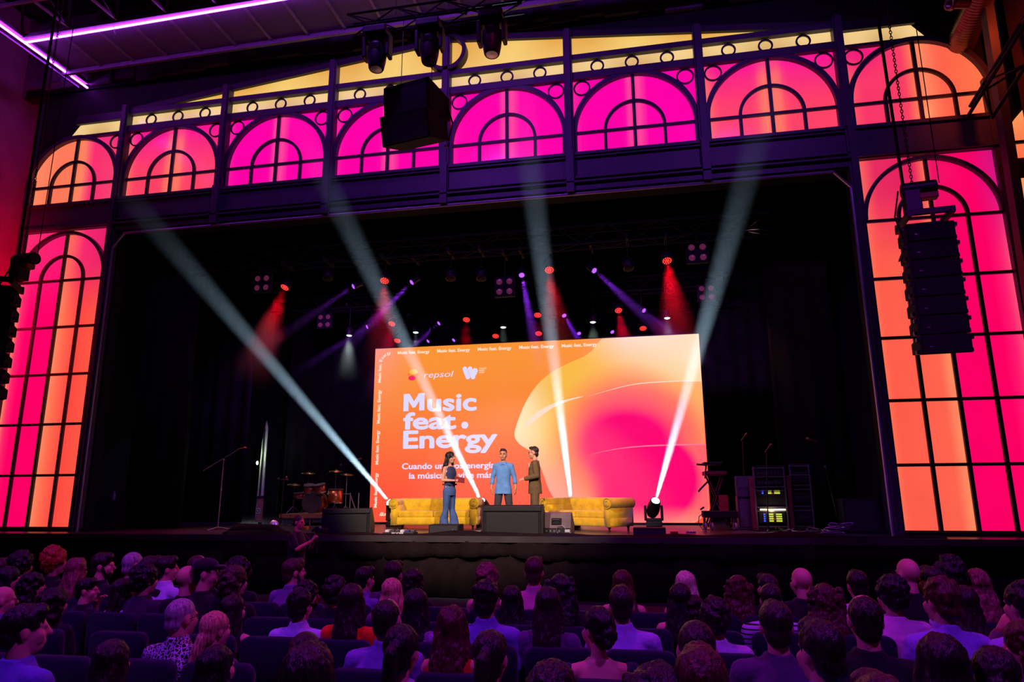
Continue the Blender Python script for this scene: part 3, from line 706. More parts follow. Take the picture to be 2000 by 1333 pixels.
# ------------------------------------------------------------------ floor monitors, boxes on the lip
def wedge(name, label, loc, rz, w_, h, d, m='black'):
    r = thing(name, label, 'monitor speaker', loc, rz)
    MB().prism([(0, 0), (0, h * .92), (.05, h), (.12, h), (d, h * .32), (d, 0)], (-w_ / 2, 0, 0), (0, 1, 0), (0, 0, 1), w_).build('cabinet', m, r, bevel=.008)
    MB().prism([(0, 0), (.0, h + .015), (.13, h + .015), (d + .015, h * .34), (d + .015, 0)], (-w_ / 2 - .03, -.01, 0), (0, 1, 0), (0, 0, 1), .03).prism([(0, 0), (.0, h + .015), (.13, h + .015), (d + .015, h * .34), (d + .015, 0)], (w_ / 2, -.01, 0), (0, 1, 0), (0, 0, 1), .03).build('end_cheek', 'blackplastic', r)
    MB().box((0, -.012, h * .88), (w_, .03, h * .16)).box((0, -.01, h * .39), (w_ - .12, .02, h * .7)).build('rear_panel', 'blackplastic', r, bevel=.006)
    n = Vector((0, h * .68, d - .12)).normalized()
    c = Vector((0, (d + .12) / 2, h * .66)) + n * .005; u = Vector((1, 0, 0)); v = n.cross(u)
    MB().box(c, (w_ * .9, (Vector((0, d - .12, h * .68))).length * .9, .02), Matrix((u, v, n)).transposed()).build('grille', 'darksteel', r)
    return r
def on_floor(px, py):
    p = at_z(px, py, 0)
    if p.y < -.66: p = at_y(px, py, -.66); p.z = 0.0
    return p
wedge('floor_monitor', 'large black wedge monitor at the front of the stage between the two sofas', (1.68, -.62, 0), 0, 1.2, .60, .62)
wedge('floor_monitor', 'large black wedge monitor in front of the orange screen edge, left of the sofas', (-2.06, -.25, 0), radians(14), 1.0, .53, .58)
r = thing('floor_monitor', 'grey brown small monitor with a handle slot beside the big wedge', 'monitor speaker', on_floor(1087, 1046), radians(-4))
MB().prism([(0, 0), (0, .14), (.06, .43), (.16, .45), (.42, .2), (.42, 0)], (-.30, 0, 0), (0, 1, 0), (0, 0, 1), .60).build('cabinet', mat('grey_brown_paint', (92, 72, 74), .6, 0, .2), r, bevel=.015)
MB().box((0, .018, .27), (.2, .05, .12), Matrix.Rotation(radians(-12), 3, 'X')).build('handle_slot', 'black', r)
MB().tube([(-.09, .0, .22), (-.06, -.015, .3), (.06, -.015, .3), (.09, .0, .22)], .012, 6).build('handle', 'blackmetal', r)
b = MB().box((0, -.005, .075), (.58, .02, .13)); b.build('connector_plate', 'blackplastic', r)
j = MB()
for x in (-.2, -.12, -.04, .06): j.lathe([(.022, 0), (.022, .012), (.01, .012)], (x, -.015, .08), (0, -1, 0), 10)
j.build('socket', 'grey', r)
MB().tube([(.1 + .09 * cos(a * .35), -.04, .1 + .09 * sin(a * .35)) for a in range(17)], .008, 6).build('cable_loop', 'grey', r)
def fill_box(label, px, py, w_, h):
    r = thing('fill_speaker', label, 'speaker', on_floor(px, py), 0)
    MB().box((0, .2, h / 2), (w_, .4, h)).build('cabinet', 'black', r, bevel=.01); MB().box((0, -.005, h / 2), (w_ - .05, .012, h - .04)).build('grille', 'darksteel', r)
    MB().lathe([(.012, 0), (.012, .01)], (w_ * .32, -.014, h * .55), (0, -1, 0), 8).build('badge', 'grey', r)
    return r
fill_box('low black fill speaker at the feet of the woman in denim', 866, 1049, .64, .21)
fill_box('low black fill speaker at the stage edge below the moving light on the pink screen', 1269, 1049, .62, .16)
# pedal boards and small stage boxes
def pedals(label, px, py, n, w_, seed, text=None):
    q = random.Random(seed); r = thing('pedal_board', label, 'pedal board', on_floor(px, py), 0)
    MB().box((0, .12, .03), (w_, .32, .05)).build('board', 'blackplastic', r, bevel=.008)
    cols = [(150, 60, 40), (200, 200, 205), (40, 60, 120), (190, 150, 40), (60, 60, 60)]
    for k in range(n):
        x = -w_ / 2 + (k + .5) * w_ / n
        p = MB().box((x, .13, .075), (w_ / n * .75, .14, .05)).build('pedal', mat('pedal_paint', cols[q.randrange(5)], .4), r, bevel=.006)
        MB().lathe([(.012, 0), (.014, .02)], (x, .1, .1), (0, 0, 1), 10).build('footswitch', 'chrome', p)
    if text:
        tm = MB(); put_text(tm, text, (-.13, -.045, .012), (1, 0, 0), (0, 0, 1), .26, .045, .02); tm.build('lettering', mat('white_print', (225, 225, 225), .6), r)
    return r
pedals('pedal board with white lettering at the stage edge in front of the sofa', 778, 1046, 6, .66, 3, 'MOOER')
pedals('pedal board with mixed boxes behind the photographer', 640, 1040, 6, .75, 5)
def crate(label, px, py, w_, h, d, rgb, name='junction_box', cat='box', metal=0.2):
    r = thing(name, label, cat, on_floor(px, py), rnd.uniform(-.15, .15))
    MB().box((0, d / 2, h / 2), (w_, d, h)).build('housing', mat('box_paint', rgb, .45, metal), r, bevel=.006)
    for k in range(3): MB().lathe([(.018, 0), (.018, .014), (.008, .014)], (-w_ * .3 + k * w_ * .3, -.001, h * .5), (0, -1, 0), 10).build('socket', 'chrome', r)
    return r
crate('small orange box on the stage floor behind the photographer', 592, 1035, .18, .07, .1, (240, 120, 30))
crate('white stage box beside the pedal board behind the photographer', 627, 1041, .14, .12, .12, (190, 190, 190))
crate('silver connection box beside the left wedge monitor', 680, 1040, .2, .12, .14, (150, 150, 155))
crate('silver connection box left of the big centre wedge', 931, 1046, .16, .08, .12, (170, 170, 175))
crate('white adapter with plugs beside the small grey monitor', 1108, 1048, .1, .12, .1, (200, 200, 205))
crate('yellow cable box at the stage edge beside the low fill speaker', 1317, 1043, .16, .05, .1, (230, 160, 30))
crate('white adapter at the stage edge past the yellow cable box', 1350, 1042, .2, .04, .1, (200, 190, 190))
tagged(MB().lathe([(.055, 0), (.05, .04), (.03, .08), (.012, .1)], at_z(1218, 1027, 0), (0, 0, 1), 14).build('floor_marker', 'grey'), 'small white marker cone on the floor below the screen', 'marker')
# cloth over the stage edge
YF = STAGE_FRONT
mb = MB(); rows = []
x = -4.6
while x <= 9.6:
    f = .035 * sin(x * 5.1) + .03 * sin(x * 11.7 + 1) + .02 * sin(x * 23)
    lump = .05 * max(0, sin(x * 1.1 + .4)) + .03 * max(0, sin(x * 2.9))
    hem = -.42 + .03 * sin(x * 1.6) + .02 * sin(x * 3.7 + 2)
    rows.append([(x, YF + .34, .012), (x, YF + .2, .02 + lump * .8), (x, YF + .04, .03 + lump), (x, YF - .06 + f * .2, -.02 + lump * .3), (x, YF - .08 + f * .6, -.15), (x, YF - .085 + f, -.3), (x, YF - .09 + f * 1.2, hem), (x, YF - .07 + f * 1.2, hem), (x, YF - .03, -.1), (x, YF + .04, .012)])
    x += .11
mb.loft(rows); tagged(mb.build('stage_drape', 'skirt', smooth=True), 'dark reddish cloth draped over the stage edge below the sofas', 'cloth')
mb = MB(); rows = []; x = -9.4
while x <= 9.4:
    f = .03 * sin(x * 7) + .02 * sin(x * 16); rows.append([(x, YF - .005 + f * .3, -.125), (x, YF - .02 + f, -1.17), (x, YF + .03 + f, -1.17), (x, YF + .05, -.125)]); x += .1
mb.loft(rows); tagged(mb.build('stage_skirt', 'skirt', smooth=True), 'black pleated skirt covering the stage front down to the floor', 'cloth')
mb = MB(); rows = []
p = at_z(505, 1042, 0)
for k in range(20):
    u = k / 19; xx = p.x - .62 + 1.3 * u; hh = .05 + .17 * smooth01(min(u, 1 - u) * 5) * (1 - .25 * u)
    rows.append([(xx, -.72, .0), (xx, -.70, hh * .7), (xx, -.6, hh), (xx, -.35, hh), (xx, -.2, hh * .6), (xx, -.15, .0)])
mb.loft(rows); tagged(mb.build('covered_monitor', 'skirt', smooth=True), 'low stage monitor covered in dark cloth near the photographer', 'covered monitor')
# ------------------------------------------------------------------ moving lights and trusses
M['lenswhite'] = mat('hot_white_lens', (20, 20, 20), .3, var=0, emit=(235, 245, 255), estr=9.0)
M['lensred'] = mat('red_led_dots', (40, 0, 0), .4, var=0, emit=(255, 50, 45), estr=3.0)
M['lensviolet'] = mat('violet_lens', (20, 0, 40), .4, var=0, emit=(150, 70, 255), estr=2.2)
M['lenspar'] = mat('pale_green_white_lens', (20, 20, 20), .4, var=0, emit=(225, 255, 245), estr=2.6)
M['lensdim'] = mat('dim_pink_lens', (90, 40, 70), .3, var=0, emit=(110, 40, 70), estr=.55)
M['haze_white'] = haze_mat('haze_white', .18, .2, (4.2, 10.5), (.062, .0306))
M['haze_red'] = haze_mat('haze_red', .2, .2, (.3, 2.7), (.1, .249))
M['haze_violet'] = haze_mat('haze_violet', .3, .2, (1.0, 3.0), (.05, .073))
M['haze_pale'] = haze_mat('haze_pale', .18, .2, (.2, 1.5), (.07, .36))
def aim_rot(d): return Vector(d).to_track_quat('-Z', 'Y').to_matrix()
def moving_head(label, base, aim, group, lit=None, s=1.0, hang=False, cat='moving light'):
    # base: where it stands (or hangs from); aim: world point
    r = thing('moving_head_light', label, cat, base, 0, group); k = -1 if hang else 1
    MB().box((0, 0, k * .06 * s), (.36 * s, .34 * s, .12 * s)).build('base', 'blackplastic', r, bevel=.02)
    piv = Vector((0, 0, k * .40 * s))
    y = MB().box((0, 0, k * .15 * s), (.36 * s, .16 * s, .07 * s))
    for sx in (-1, 1): y.box((sx * .185 * s, 0, k * .30 * s), (.06 * s, .18 * s, .34 * s))
    y.build('yoke', 'blackplastic', r, bevel=.02)
    d = (Vector(aim) - (Vector(base) + piv)).normalized(); R = aim_rot(d)
    hd = MB().lathe([(.05 * s, .22 * s), (.11 * s, .20 * s), (.14 * s, .10 * s), (.145 * s, 0), (.135 * s, -.12 * s), (.115 * s, -.24 * s), (.105 * s, -.26 * s), (.09 * s, -.25 * s)], n=24)
    hd.v = [tuple(R @ Vector(v) + piv) for v in hd.v]; h = hd.build('lamp_head', 'blackplastic', r, True)
    ln = MB().lathe([(.092 * s, -.252 * s), (.085 * s, -.262 * s), (.0, -.266 * s)], n=20); ln.v = [tuple(R @ Vector(v) + piv) for v in ln.v]
    ln.build('lens', lit or 'chrome', h)
    vt = MB().box((0, .13 * s, .06 * s), (.14 * s, .04 * s, .09 * s)); vt.v = [tuple(R @ Vector(v) + piv) for v in vt.v]; vt.build('vent', 'black', h)
    return r, Vector(base) + piv + d * .27 * s
# four white beams from the floor
ends = [(265, 400), (640, 360), (1035, 315), (1475, 285)]
feet = [(at_y(768, 1030, 2.75), 'moving light hidden behind the sofa arm beside the orange screen edge, white beam'), (Vector((.72, 2.85, 0)), 'moving light between the two sofas, white beam across the title'),
        (Vector((2.95, 2.75, 0)), 'moving light hidden behind the angled sofa, white beam'), (at_z(1280, 1029, 0), 'moving light standing alone in front of the pink blob, white beam')]
srcpx = [(765, 972), (943, 990), (1117, 980), (1281, 988)]
for i, ((b, lab), e, s_) in enumerate(zip(feet, ends, srcpx)):
    tgt = at_y(e[0], e[1], -3.0); b = Vector((b[0], b[1], 0))
    src = at_y(s_[0], s_[1], b.y)
    d = (tgt - src).normalized(); b.x = src.x - d.x * .29
    r, lens = moving_head(lab, b, tgt, 'moving lights on the stage floor', 'lenswhite', 1.08)
    d = (tgt - lens).normalized()
    beam(['leftmost white beam in the haze, rising to the facade', 'white beam in the haze crossing the title', 'white beam in the haze, steepest of the four', 'rightmost white beam in the haze, leaning to the hoist side'][i],
         lens + d * .02, tgt, 1.75, 27000, (.5, .78, 1.0), 'haze_white', 10.4, .062, 'white beams', blend=.8, rad=.03, ldeg=5.0)
r, _ = moving_head('dark unlit moving light on the floor between the sofa and the lit moving light', (.52, 2.55, 0), (.52, 0, 1.2), 'moving lights on the stage floor', 'black', .75)
# overhead trusses
TY = [.75, 4.95, 7.4]; TZ = 6.55
for k, (Y, lab) in enumerate(zip(TY, ('front black lighting truss over the stage', 'middle black lighting truss above the screen', 'rear black lighting truss above the screen'))):
    mb = MB(); truss(mb, (-7.2, Y, TZ + .2), (7.4, Y, TZ + .2), .42, .6, .026)
    for wx in (-6.9, -2.3, 2.4, 7.1):
        for wy in (-.21, .21): mb.tube([(wx, Y + wy, TZ + .4), (wx, Y, TZ + 1.2)], .008, 5)
        mb.tube([(wx, Y, TZ + 1.2), (wx, Y, 10.385)], .012, 5)
    tagged(mb.build('lighting_truss', M.setdefault('truss', mat('black_truss', (20, 18, 18), .7, .0, .2, spec=.15))), lab, 'truss', 'lighting trusses')
def hang_wash(label, face, aim, lit, r_=.115, dots=True, name='wash_light', group='red wash lights'):
    face = Vector(face); d = (Vector(aim) - face).normalized(); R = aim_rot(d); piv = -d * .12
    r = thing(name, label, 'stage light', face, 0, group)
    up = TZ - face.z
    h = MB().lathe([(.03, .26), (.08, .24), (r_ * 1.02, .16), (r_ * 1.12, .06), (r_ * 1.12, .0), (r_ * .98, .0), (r_ * .96, .012)], n=22); h.v = [tuple(R @ Vector(v)) for v in h.v]
    hh = h.build('housing', 'blackplastic', r, True)
    if dots:
        m = MB()
        for q, n in ((0, 1), (.38, 6), (.78, 12)):
            for i in range(n):
                a = 2 * pi * i / n; m.lathe([(r_ * .125, .006), (r_ * .11, -.006), (.001, -.008)], (q * r_ * cos(a), q * r_ * sin(a), 0), n=8)
        m.v = [tuple(R @ Vector(v)) for v in m.v]; m.build('led_cluster', lit, hh)
    else:
        m = MB().lathe([(r_ * .95, .004), (r_ * .7, -.012), (.001, -.02)], n=20); m.v = [tuple(R @ Vector(v)) for v in m.v]; m.build('lens', lit, hh)
    y = MB(); px_ = R @ Vector((1, 0, 0)); px_.z = 0; px_ = (px_.normalized() if px_.length > .1 else Vector((1, 0, 0)))
    top = piv + Vector((0, 0, r_ * 1.9))
    pts = [piv + px_ * r_ * 1.3] + [piv + px_ * r_ * 1.3 * cos(a) + Vector((0, 0, r_ * 1.9 * sin(a))) for a in [pi * q / 8 for q in range(1, 8)]] + [piv - px_ * r_ * 1.3]
    y.tube(pts, .014, 6); y.build('yoke', M['truss'], r)
    MB().tube([top, (top.x, top.y, up)], .016, 6).box((top.x, top.y, up), (.06, .60, .10)).build('clamp', 'black', r)
    return r
ZR = 6.0
reds = [((556, 562), (-.25, -.1, -1), 'front truss, at the far end on the red wall side'), ((751, 549), (.05, -.1, -1), 'front truss, crossed by a white beam'), ((1073, 528), (.1, -.1, -1), 'front truss, beside the steepest white beam'), ((1303, 510), (.08, -.1, -1), 'front truss, the brightest, nearest the hoist side'),
        ((765, 633), (-.1, -.1, -1), 'middle truss, over the screen corner'), ((911, 625), (.02, -.1, -1), 'middle truss, alone above the event title'), ((1050, 616), (.02, -.1, -1), 'middle truss, beside the steepest white beam'), ((1208, 607), (.15, -.1, -1), 'middle truss, above the pale part of the screen'),
        ((776, 666), (.0, -.1, -1), 'rear truss, just above the screen corner'), ((968, 657), (0, -.1, -1), 'rear truss, at the screen edge next to a pale lamp'), ((1052, 652), (0, -.1, -1), 'rear truss, at the screen edge by the steepest beam'), ((1256, 642), (.05, -.1, -1), 'rear truss, just above the pale screen corner')]
for i, (p, d, lab) in enumerate(reds):
    Y = TY[i // 4]; pos = at_y(p[0], p[1], Y - .1)
    hang_wash(('red LED wash light on the ' + lab).replace(' on the red wall side', ' by the red wall').replace('at the screen edge next to', 'next to'), pos, pos + Vector(d) + Vector((0, -.45, 0)), 'lensred', .115 if i < 8 else .12)
    if i < 8:
        dd = Vector(d)
        beam('red glow in the haze under the wash light on the ' + lab, pos + dd.normalized() * .03, pos + dd, 14, [900, 520, 520, 1100, 450, 330, 240, 520][i], (1, .0, .01), 'haze_red', 2.8, .1, 'red glows in the haze', blend=.9, rad=.08, ldeg=24)
viol = [((690, 560), (-1, -.2, -.75), 0, 'front truss, pointing to the red wall side'), ((804, 552), (-.9, -.2, -1.0), 0, 'front truss, pointing across a white beam'), ((1019, 538), (.2, -.2, -1), 0, 'front truss, beside the steepest white beam'), ((1161, 529), (.85, -.2, -.95), 0, 'front truss, pointing to the hoist side'),
        ((717, 639), (-1.1, -.2, -.75), 1, 'middle truss, at the screen corner'), ((857, 632), (-1, -.2, -.95), 1, 'middle truss, above the title'), ((1102, 617), (.55, -.2, -1), 1, 'middle truss, beside the steepest white beam'), ((1258, 607), (.9, -.2, -.9), 1, 'middle truss, above the pale screen corner'),
        ((836, 667), (-.8, -.2, -1), 2, 'rear truss, at the screen edge near a red lamp'), ((886, 665), (-.7, -.2, -1), 2, 'rear truss, at the screen edge above the title'), ((1131, 652), (.3, -.2, -1), 2, 'rear truss, at the screen edge beyond the steepest beam'), ((1196, 649), (.6, -.2, -1), 2, 'rear truss, at the edge of the pale screen part')]
for i, (p, d, k, lab) in enumerate(viol):
    pos = at_y(p[0], p[1], TY[k] + .1); dv = Vector(d)
    hang_wash('violet spot light on the ' + lab, pos, pos + dv + Vector((0, -.6, 0)), 'lensviolet', .07, False, 'spot_light', 'violet spot lights')
    if k < 2 or i == 10:
        beam('violet ray in the haze from the spot on the ' + lab, pos + dv.normalized() * .02, pos + dv, 4.2, [350, 1300, 1900, 1300, 500, 1300, 1700, 400, 0, 0, 1000][i], (.28, .03, 1), 'haze_violet', 3.0, .05, 'violet rays in the haze', blend=.5, rad=.04, ldeg=9)
for i, (p, lab) in enumerate([((682, 656), 'beside the screen corner'), ((812, 650), 'between the violet spots above the screen'), ((983, 640), 'above the end of the title'), ((1158, 630), 'above the orange and cream border of the screen'), ((1303, 622), 'above the pale screen corner')]):
    pos = at_y(p[0], p[1], 4.7)
    hang_wash('pale white lamp of the middle truss, ' + lab, pos, pos + Vector((0, -.12, -1)), 'lenspar', .085, False, 'par_lamp', 'pale lamps')
    beam('pale haze cone under the lamp ' + lab, pos + Vector((0, 0, -.02)), pos + Vector((0, 0, -1)), 20, [300, 90, 80, 160, 110][i], (.8, 1, .97), 'haze_pale', 1.6, .07, 'pale cones in the haze', blend=.9, rad=.05, ldeg=30)
for p, Y, lab in (((511, 553), .85, 'front truss end at the red wall side'), ((633, 627), 4.9, 'middle truss beside the screen corner'), ((985, 560), .95, 'front truss over the title'), ((1362, 493), .8, 'front truss end at the hoist side'), ((1380, 572), 4.4, 'middle truss end behind the leaning white beam')):
    pos = at_y(p[0], p[1], Y); r = thing('blinder_light', 'dim four lamp blinder on the ' + lab, 'stage light', pos, 0, 'four lamp blinders')
    MB().box((0, .06, 0), (.5, .12, .5)).build('housing', 'black', r, bevel=.01)
    for a in (-1, 1):
        for b in (-1, 1): MB().lathe([(.075, 0), (.06, -.02), (.001, -.03)], (a * .125, -.0, b * .125), (0, 1, 0), 16).build('lamp', 'lensdim', r)
    MB().tube([(0, .06, .25), (0, .06, max(.3, TZ - pos.z))], .018, 6).box((0, .06, max(.3, TZ - pos.z)), (.06, .6, .10)).build('clamp', 'black', r)
for px_, py_, k, lab in ((640, 545, 0, 'front truss between two red lamps at the red wall side'), (880, 545, 0, 'front truss, above the title'), (940, 545, 0, 'front truss, left of a violet spot'), (1228, 525, 0, 'front truss, left of the brightest red lamp'), (985, 612, 1, 'middle truss, above the title'), (1310, 570, 1, 'middle truss, near the pale screen corner'), (800, 620, 1, 'middle truss, near the crossing beam'), (1010, 650, 2, 'rear truss, between two red lamps'), (1090, 640, 2, 'rear truss, behind the steepest beam')):
    pos = at_y(px_, py_, TY[k] - .15)
    hang_wash('dark unlit lamp on the ' + lab, pos, pos + Vector((.1, -.3, -1)), 'black', .11, False, 'unlit_lamp', 'unlit stage lamps')
# three moving heads over the audience side, their pipe
HY = -5.35
pts = [at_y(x, y, HY) for x, y in ((738, 70), (840, 60), (961, 45))]
HP = [Vector((p.x, HY, pts[1].z)) for p in pts]
hp = thing('lighting_pipe', 'black lighting pipe bar carrying three hanging moving lights', 'pipe', (0, HY, HP[0].z + .2))
mb = MB(); truss(mb, (HP[0].x - .5, 0, .1), (HP[2].x + .5, 0, .1), .24, .4, .02); mb.build('bar', M['truss'], hp)
MB().tube([(HP[0].x + .3, 0, .2), (HP[0].x + .3, 0, 2.6)], .008, 5).tube([(HP[1].x + .3, 0, .2), (HP[1].x + .3, 0, 2.6)], .008, 5).tube([(HP[1].x + .1, 0, .2), (HP[1].x + .6, .05, .05), (HP[2].x - .4, .03, .15), (HP[2].x, .02, .12)], .012, 6).build('wire', 'darksteel', hp)
M['violetplastic'] = mat('dark_violet_plastic', (58, 50, 72), .45, 0, .15)
for p, lab in zip(pts, ('over the cream gable, left of three', 'in front of the big ring, middle of three', 'over the cream gable, right of three')):
    r, _ = moving_head('hanging moving light pointing down ' + lab, (p.x, HY, HP[0].z + .12), (p.x + .05, HY - .5, 0), 'moving lights hung over the seats', 'chrome', 1.08, True)
    for c in r.children_recursive:
        if c.name.startswith(('base', 'yoke', 'lamp_head')): c.material_slots[0].link = 'OBJECT'; c.material_slots[0].material = M['violetplastic']

# ------------------------------------------------------------------ hung loudspeakers
def bx_wedge(mb, w_, h, d, taper=.1, z=0, tilt=0.0, y=0):
    m = Matrix.Rotation(tilt, 3, 'X')
    pts = [Vector(p) for p in [(-w_ / 2, 0, -h / 2), (w_ / 2, 0, -h / 2), (w_ / 2, 0, h / 2), (-w_ / 2, 0, h / 2), (-w_ / 2, d, -h / 2 + taper), (w_ / 2, d, -h / 2 + taper), (w_ / 2, d, h / 2 - taper), (-w_ / 2, d, h / 2 - taper)]]
    return mb.add([m @ p + Vector((0, y, z)) for p in pts], [(0, 1, 2, 3), (7, 6, 5, 4), (0, 4, 5, 1), (1, 5, 6, 2), (2, 6, 7, 3), (3, 7, 4, 0)])
def line_array(label, top, rz, n, w_, h, with_hoist=True):
    r = thing('line_array', label, 'loudspeaker', top, rz, 'line arrays')
    z = -.12; tilt = 0; y = 0
    for k in range(n):
        tilt = radians(.5 * k); m = Matrix.Rotation(tilt, 3, 'X')
        mb = MB(); bx_wedge(mb, w_, h, .42, .05, z - h / 2, tilt, y); c = mb.build('speaker_cabinet', 'black', r, bevel=.012)
        g_ = MB(); o_ = m @ Vector((0, -.012, 0)); g_.box((0, y + o_.y, z - h / 2 + o_.z), (w_ - .06, .015, h - .03), m); g_.build('grille', 'black', c)
        lg = MB(); lg.box((-w_ * .30, y - .025, z - h * .62), (.035, .01, .018), m); lg.build('badge', 'grey', c)
        s_ = MB()
        for sx in (-1, 1):
            for q in (-.3, .3): s_.box((sx * (w_ / 2 + .012), y + .08 - q * .12, z - h / 2 + q * h), (.035, .07, .05), m)
        s_.build('rigging_plate', 'blackmetal', c)
        y += -sin(tilt) * h * -1 * .0 + math.tan(tilt) * h * .6; z -= (h + .002) * cos(tilt)
    fr = MB()
    for sx in (-1, 1): fr.box((sx * (w_ / 2 - .04), .2, -.02), (.05, .7, .09))
    fr.box((0, -.1, -.0), (w_, .05, .08)).box((0, .45, -.0), (w_, .05, .08)); fr.build('flying_frame', 'darksteel', r, bevel=.006)
    return r
M['hoistyellow'] = mat('hoist_orange', (170, 80, 40), .5)
ra = line_array('hung line array of seven black speakers under the chain hoist', at_d(1812, 418, 9.1), radians(-6), 7, .59, .252)
la = line_array('hung line array seen from the side, cropped by the picture edge', at_d(-32, 545, 10.6), radians(34), 7, .86, .25)
def hoist(label, base, slack):
    r = thing('chain_hoist', label, 'hoist', base, radians(-8))
    MB().cyl((-.16, .1, .30), (.26, .1, .30), .10, 18).box((-.05, .1, .12), (.2, .2, .3)).build('motor', 'blackmetal', r, bevel=.01)
    MB().box((.14, .06, .16), (.22, .14, .08)).build('hook_block', 'hoistyellow', r, bevel=.01)
    ch = MB(); k = 0; z = .4
    while z < 5.6:
        a = Vector((-.02, .1, z)); pts = []
        for q in range(9):
            an = 2 * pi * q / 8; v = Vector((.016 * cos(an), 0, .03 * sin(an)))
            if k % 2: v = Vector((0, v.x, v.z))
            pts.append(a + v)
        ch.tube(pts, .006, 5, False); z += .045; k += 1
    ch.build('chain', 'darksteel', r)
    MB().tube([(-.13, .1, .35), (-.15, .1, 2.5), (-.16, .1, 5.6)], .022, 8).tube([(.3, .1, .35), (.32, .12, 5.6)], .007, 5).tube([(-.2, .1, .3), (-.3, .0, -.1), (-.22, .0, -.5), (-.3, .1, -.7)], .012, 6).build('power_cable', 'black', r)
    return r
hoist('chain hoist with long chain above the full line array', at_d(1795, 405, 9.15), 0)
hoist('chain hoist above the cropped line array at the picture edge', at_d(28, 540, 10.7), 0)
# centre hang of two boxes
cs = thing('centre_speaker', 'pair of black speaker boxes hung in front of the magenta arches', 'loudspeaker', at_d(794, 160, 11.2), radians(-12))
mb = MB(); bx_wedge(mb, .86, .56, .72, .08, -.30, radians(6)); c = mb.build('speaker_cabinet', 'black', cs, bevel=.015)
MB().box((0, -.03, -.36), (.8, .012, .44), Matrix.Rotation(radians(6), 3, 'X')).build('grille', 'darksteel', c); MB().box((-.3, -.05, -.42), (.03, .01, .03)).build('badge', 'grey', c)
mb = MB(); bx_wedge(mb, .90, .5, .66, .08, -.82, radians(14), -.02); c = mb.build('speaker_cabinet', 'black', cs, bevel=.015)
MB().box((0, -.035, -.84), (.84, .012, .42), Matrix.Rotation(radians(14), 3, 'X')).build('grille', 'darksteel', c); MB().box((-.32, -.055, -.80), (.03, .01, .03)).build('badge', 'grey', c)
w_ = MB()
for sx in (-1, 1): w_.tube([(sx * .3, .3, -.02), (sx * .26, .3, 4.5)], .007, 5)
w_.tube([(.4, .62, -.1), (.5, .68, -.5), (.42, .66, -.95), (.46, .5, -1.0)], .014, 6); w_.build('suspension_cable', 'darksteel', cs)
# ------------------------------------------------------------------ masking curtains
def drape(label, x0, x1, y, z1=7.4, slope=0.0, m='curtain'):
    mb = MB(); rows = []; n = int((x1 - x0) / .07)
    for i in range(n + 1):
        x = x0 + (x1 - x0) * i / n; d = .05 * sin(i * .9) + .03 * sin(i * .37)
        yy = y + slope * (x - x0); rows.append([(x, yy + d, .01), (x, yy + d * .8, z1), (x, yy + d * .8 + .03, z1), (x, yy + d + .03, .01)])
    mb.loft(rows); return tagged(mb.build('stage_curtain', m, smooth=True), label, 'curtain', 'black masking curtains')
drape('black masking curtain at the stage edge beside the tall pink window', -8.75, -7.2, 1.1)
drape('black masking curtain behind the boom microphone stand', -9.6, -7.6, 4.6, 8)
drape('black masking curtain between the pale lit gap and the screen', -8.9, -4.4, 9.2, 9)
M['browncurtain'] = mat('brown_black_velour', (34, 27, 22), .95, 0, .3, 3, spec=.1)
drape('brownish black masking curtain behind the rack with lit displays', 7.35, 8.8, 1.9, 7.4, 0, M['browncurtain'])
drape('black masking curtain deep behind the keyboard stand', 6.3, 9.4, 7.6, 9)

# ------------------------------------------------------------------ pale gap behind the drums
M['pale'] = mat('pale_plaster', (190, 200, 180), .8, 0, .15, 3)
gx = at_y(514, 900, 8.6)
gap = thing('lit_doorway', 'pale lit gap between the curtains behind the drums', 'doorway', (gx.x, 8.6, 0))
zt = at_y(516, 838, 8.6).z
MB().add([(-.16, 0, 0), (.10, 0, 0), (.10, 0, zt), (.02, 0, zt + .3), (-.10, 0, zt - .5), (-.16, .05, 0), (.10, .05, 0), (.10, .05, zt), (.02, .05, zt + .3), (-.10, .05, zt - .5)],
         [(0, 1, 2, 3, 4), (9, 8, 7, 6, 5), (0, 5, 6, 1), (1, 6, 7, 2), (2, 7, 8, 3), (3, 8, 9, 4), (4, 9, 5, 0)]).build('pale_wall', 'pale', gap)
MB().box((-.02, -.03, zt * .5), (.04, .06, zt)).build('door_edge', 'darksteel', gap)
bl = MB().ell((-.17, -.1, at_y(505, 905, 8.6).z), (.04, .04, .07), 12, 8).build('bulb', mat('warm_bulb', (20, 20, 20), .3, var=0, emit=(255, 240, 190), estr=6), gap, True)
lamp('work_lamp', 'POINT', (gx.x - .1, 8.2, at_y(505, 905, 8.6).z + .3), 12, srgb(225, 255, 215), None, .05)

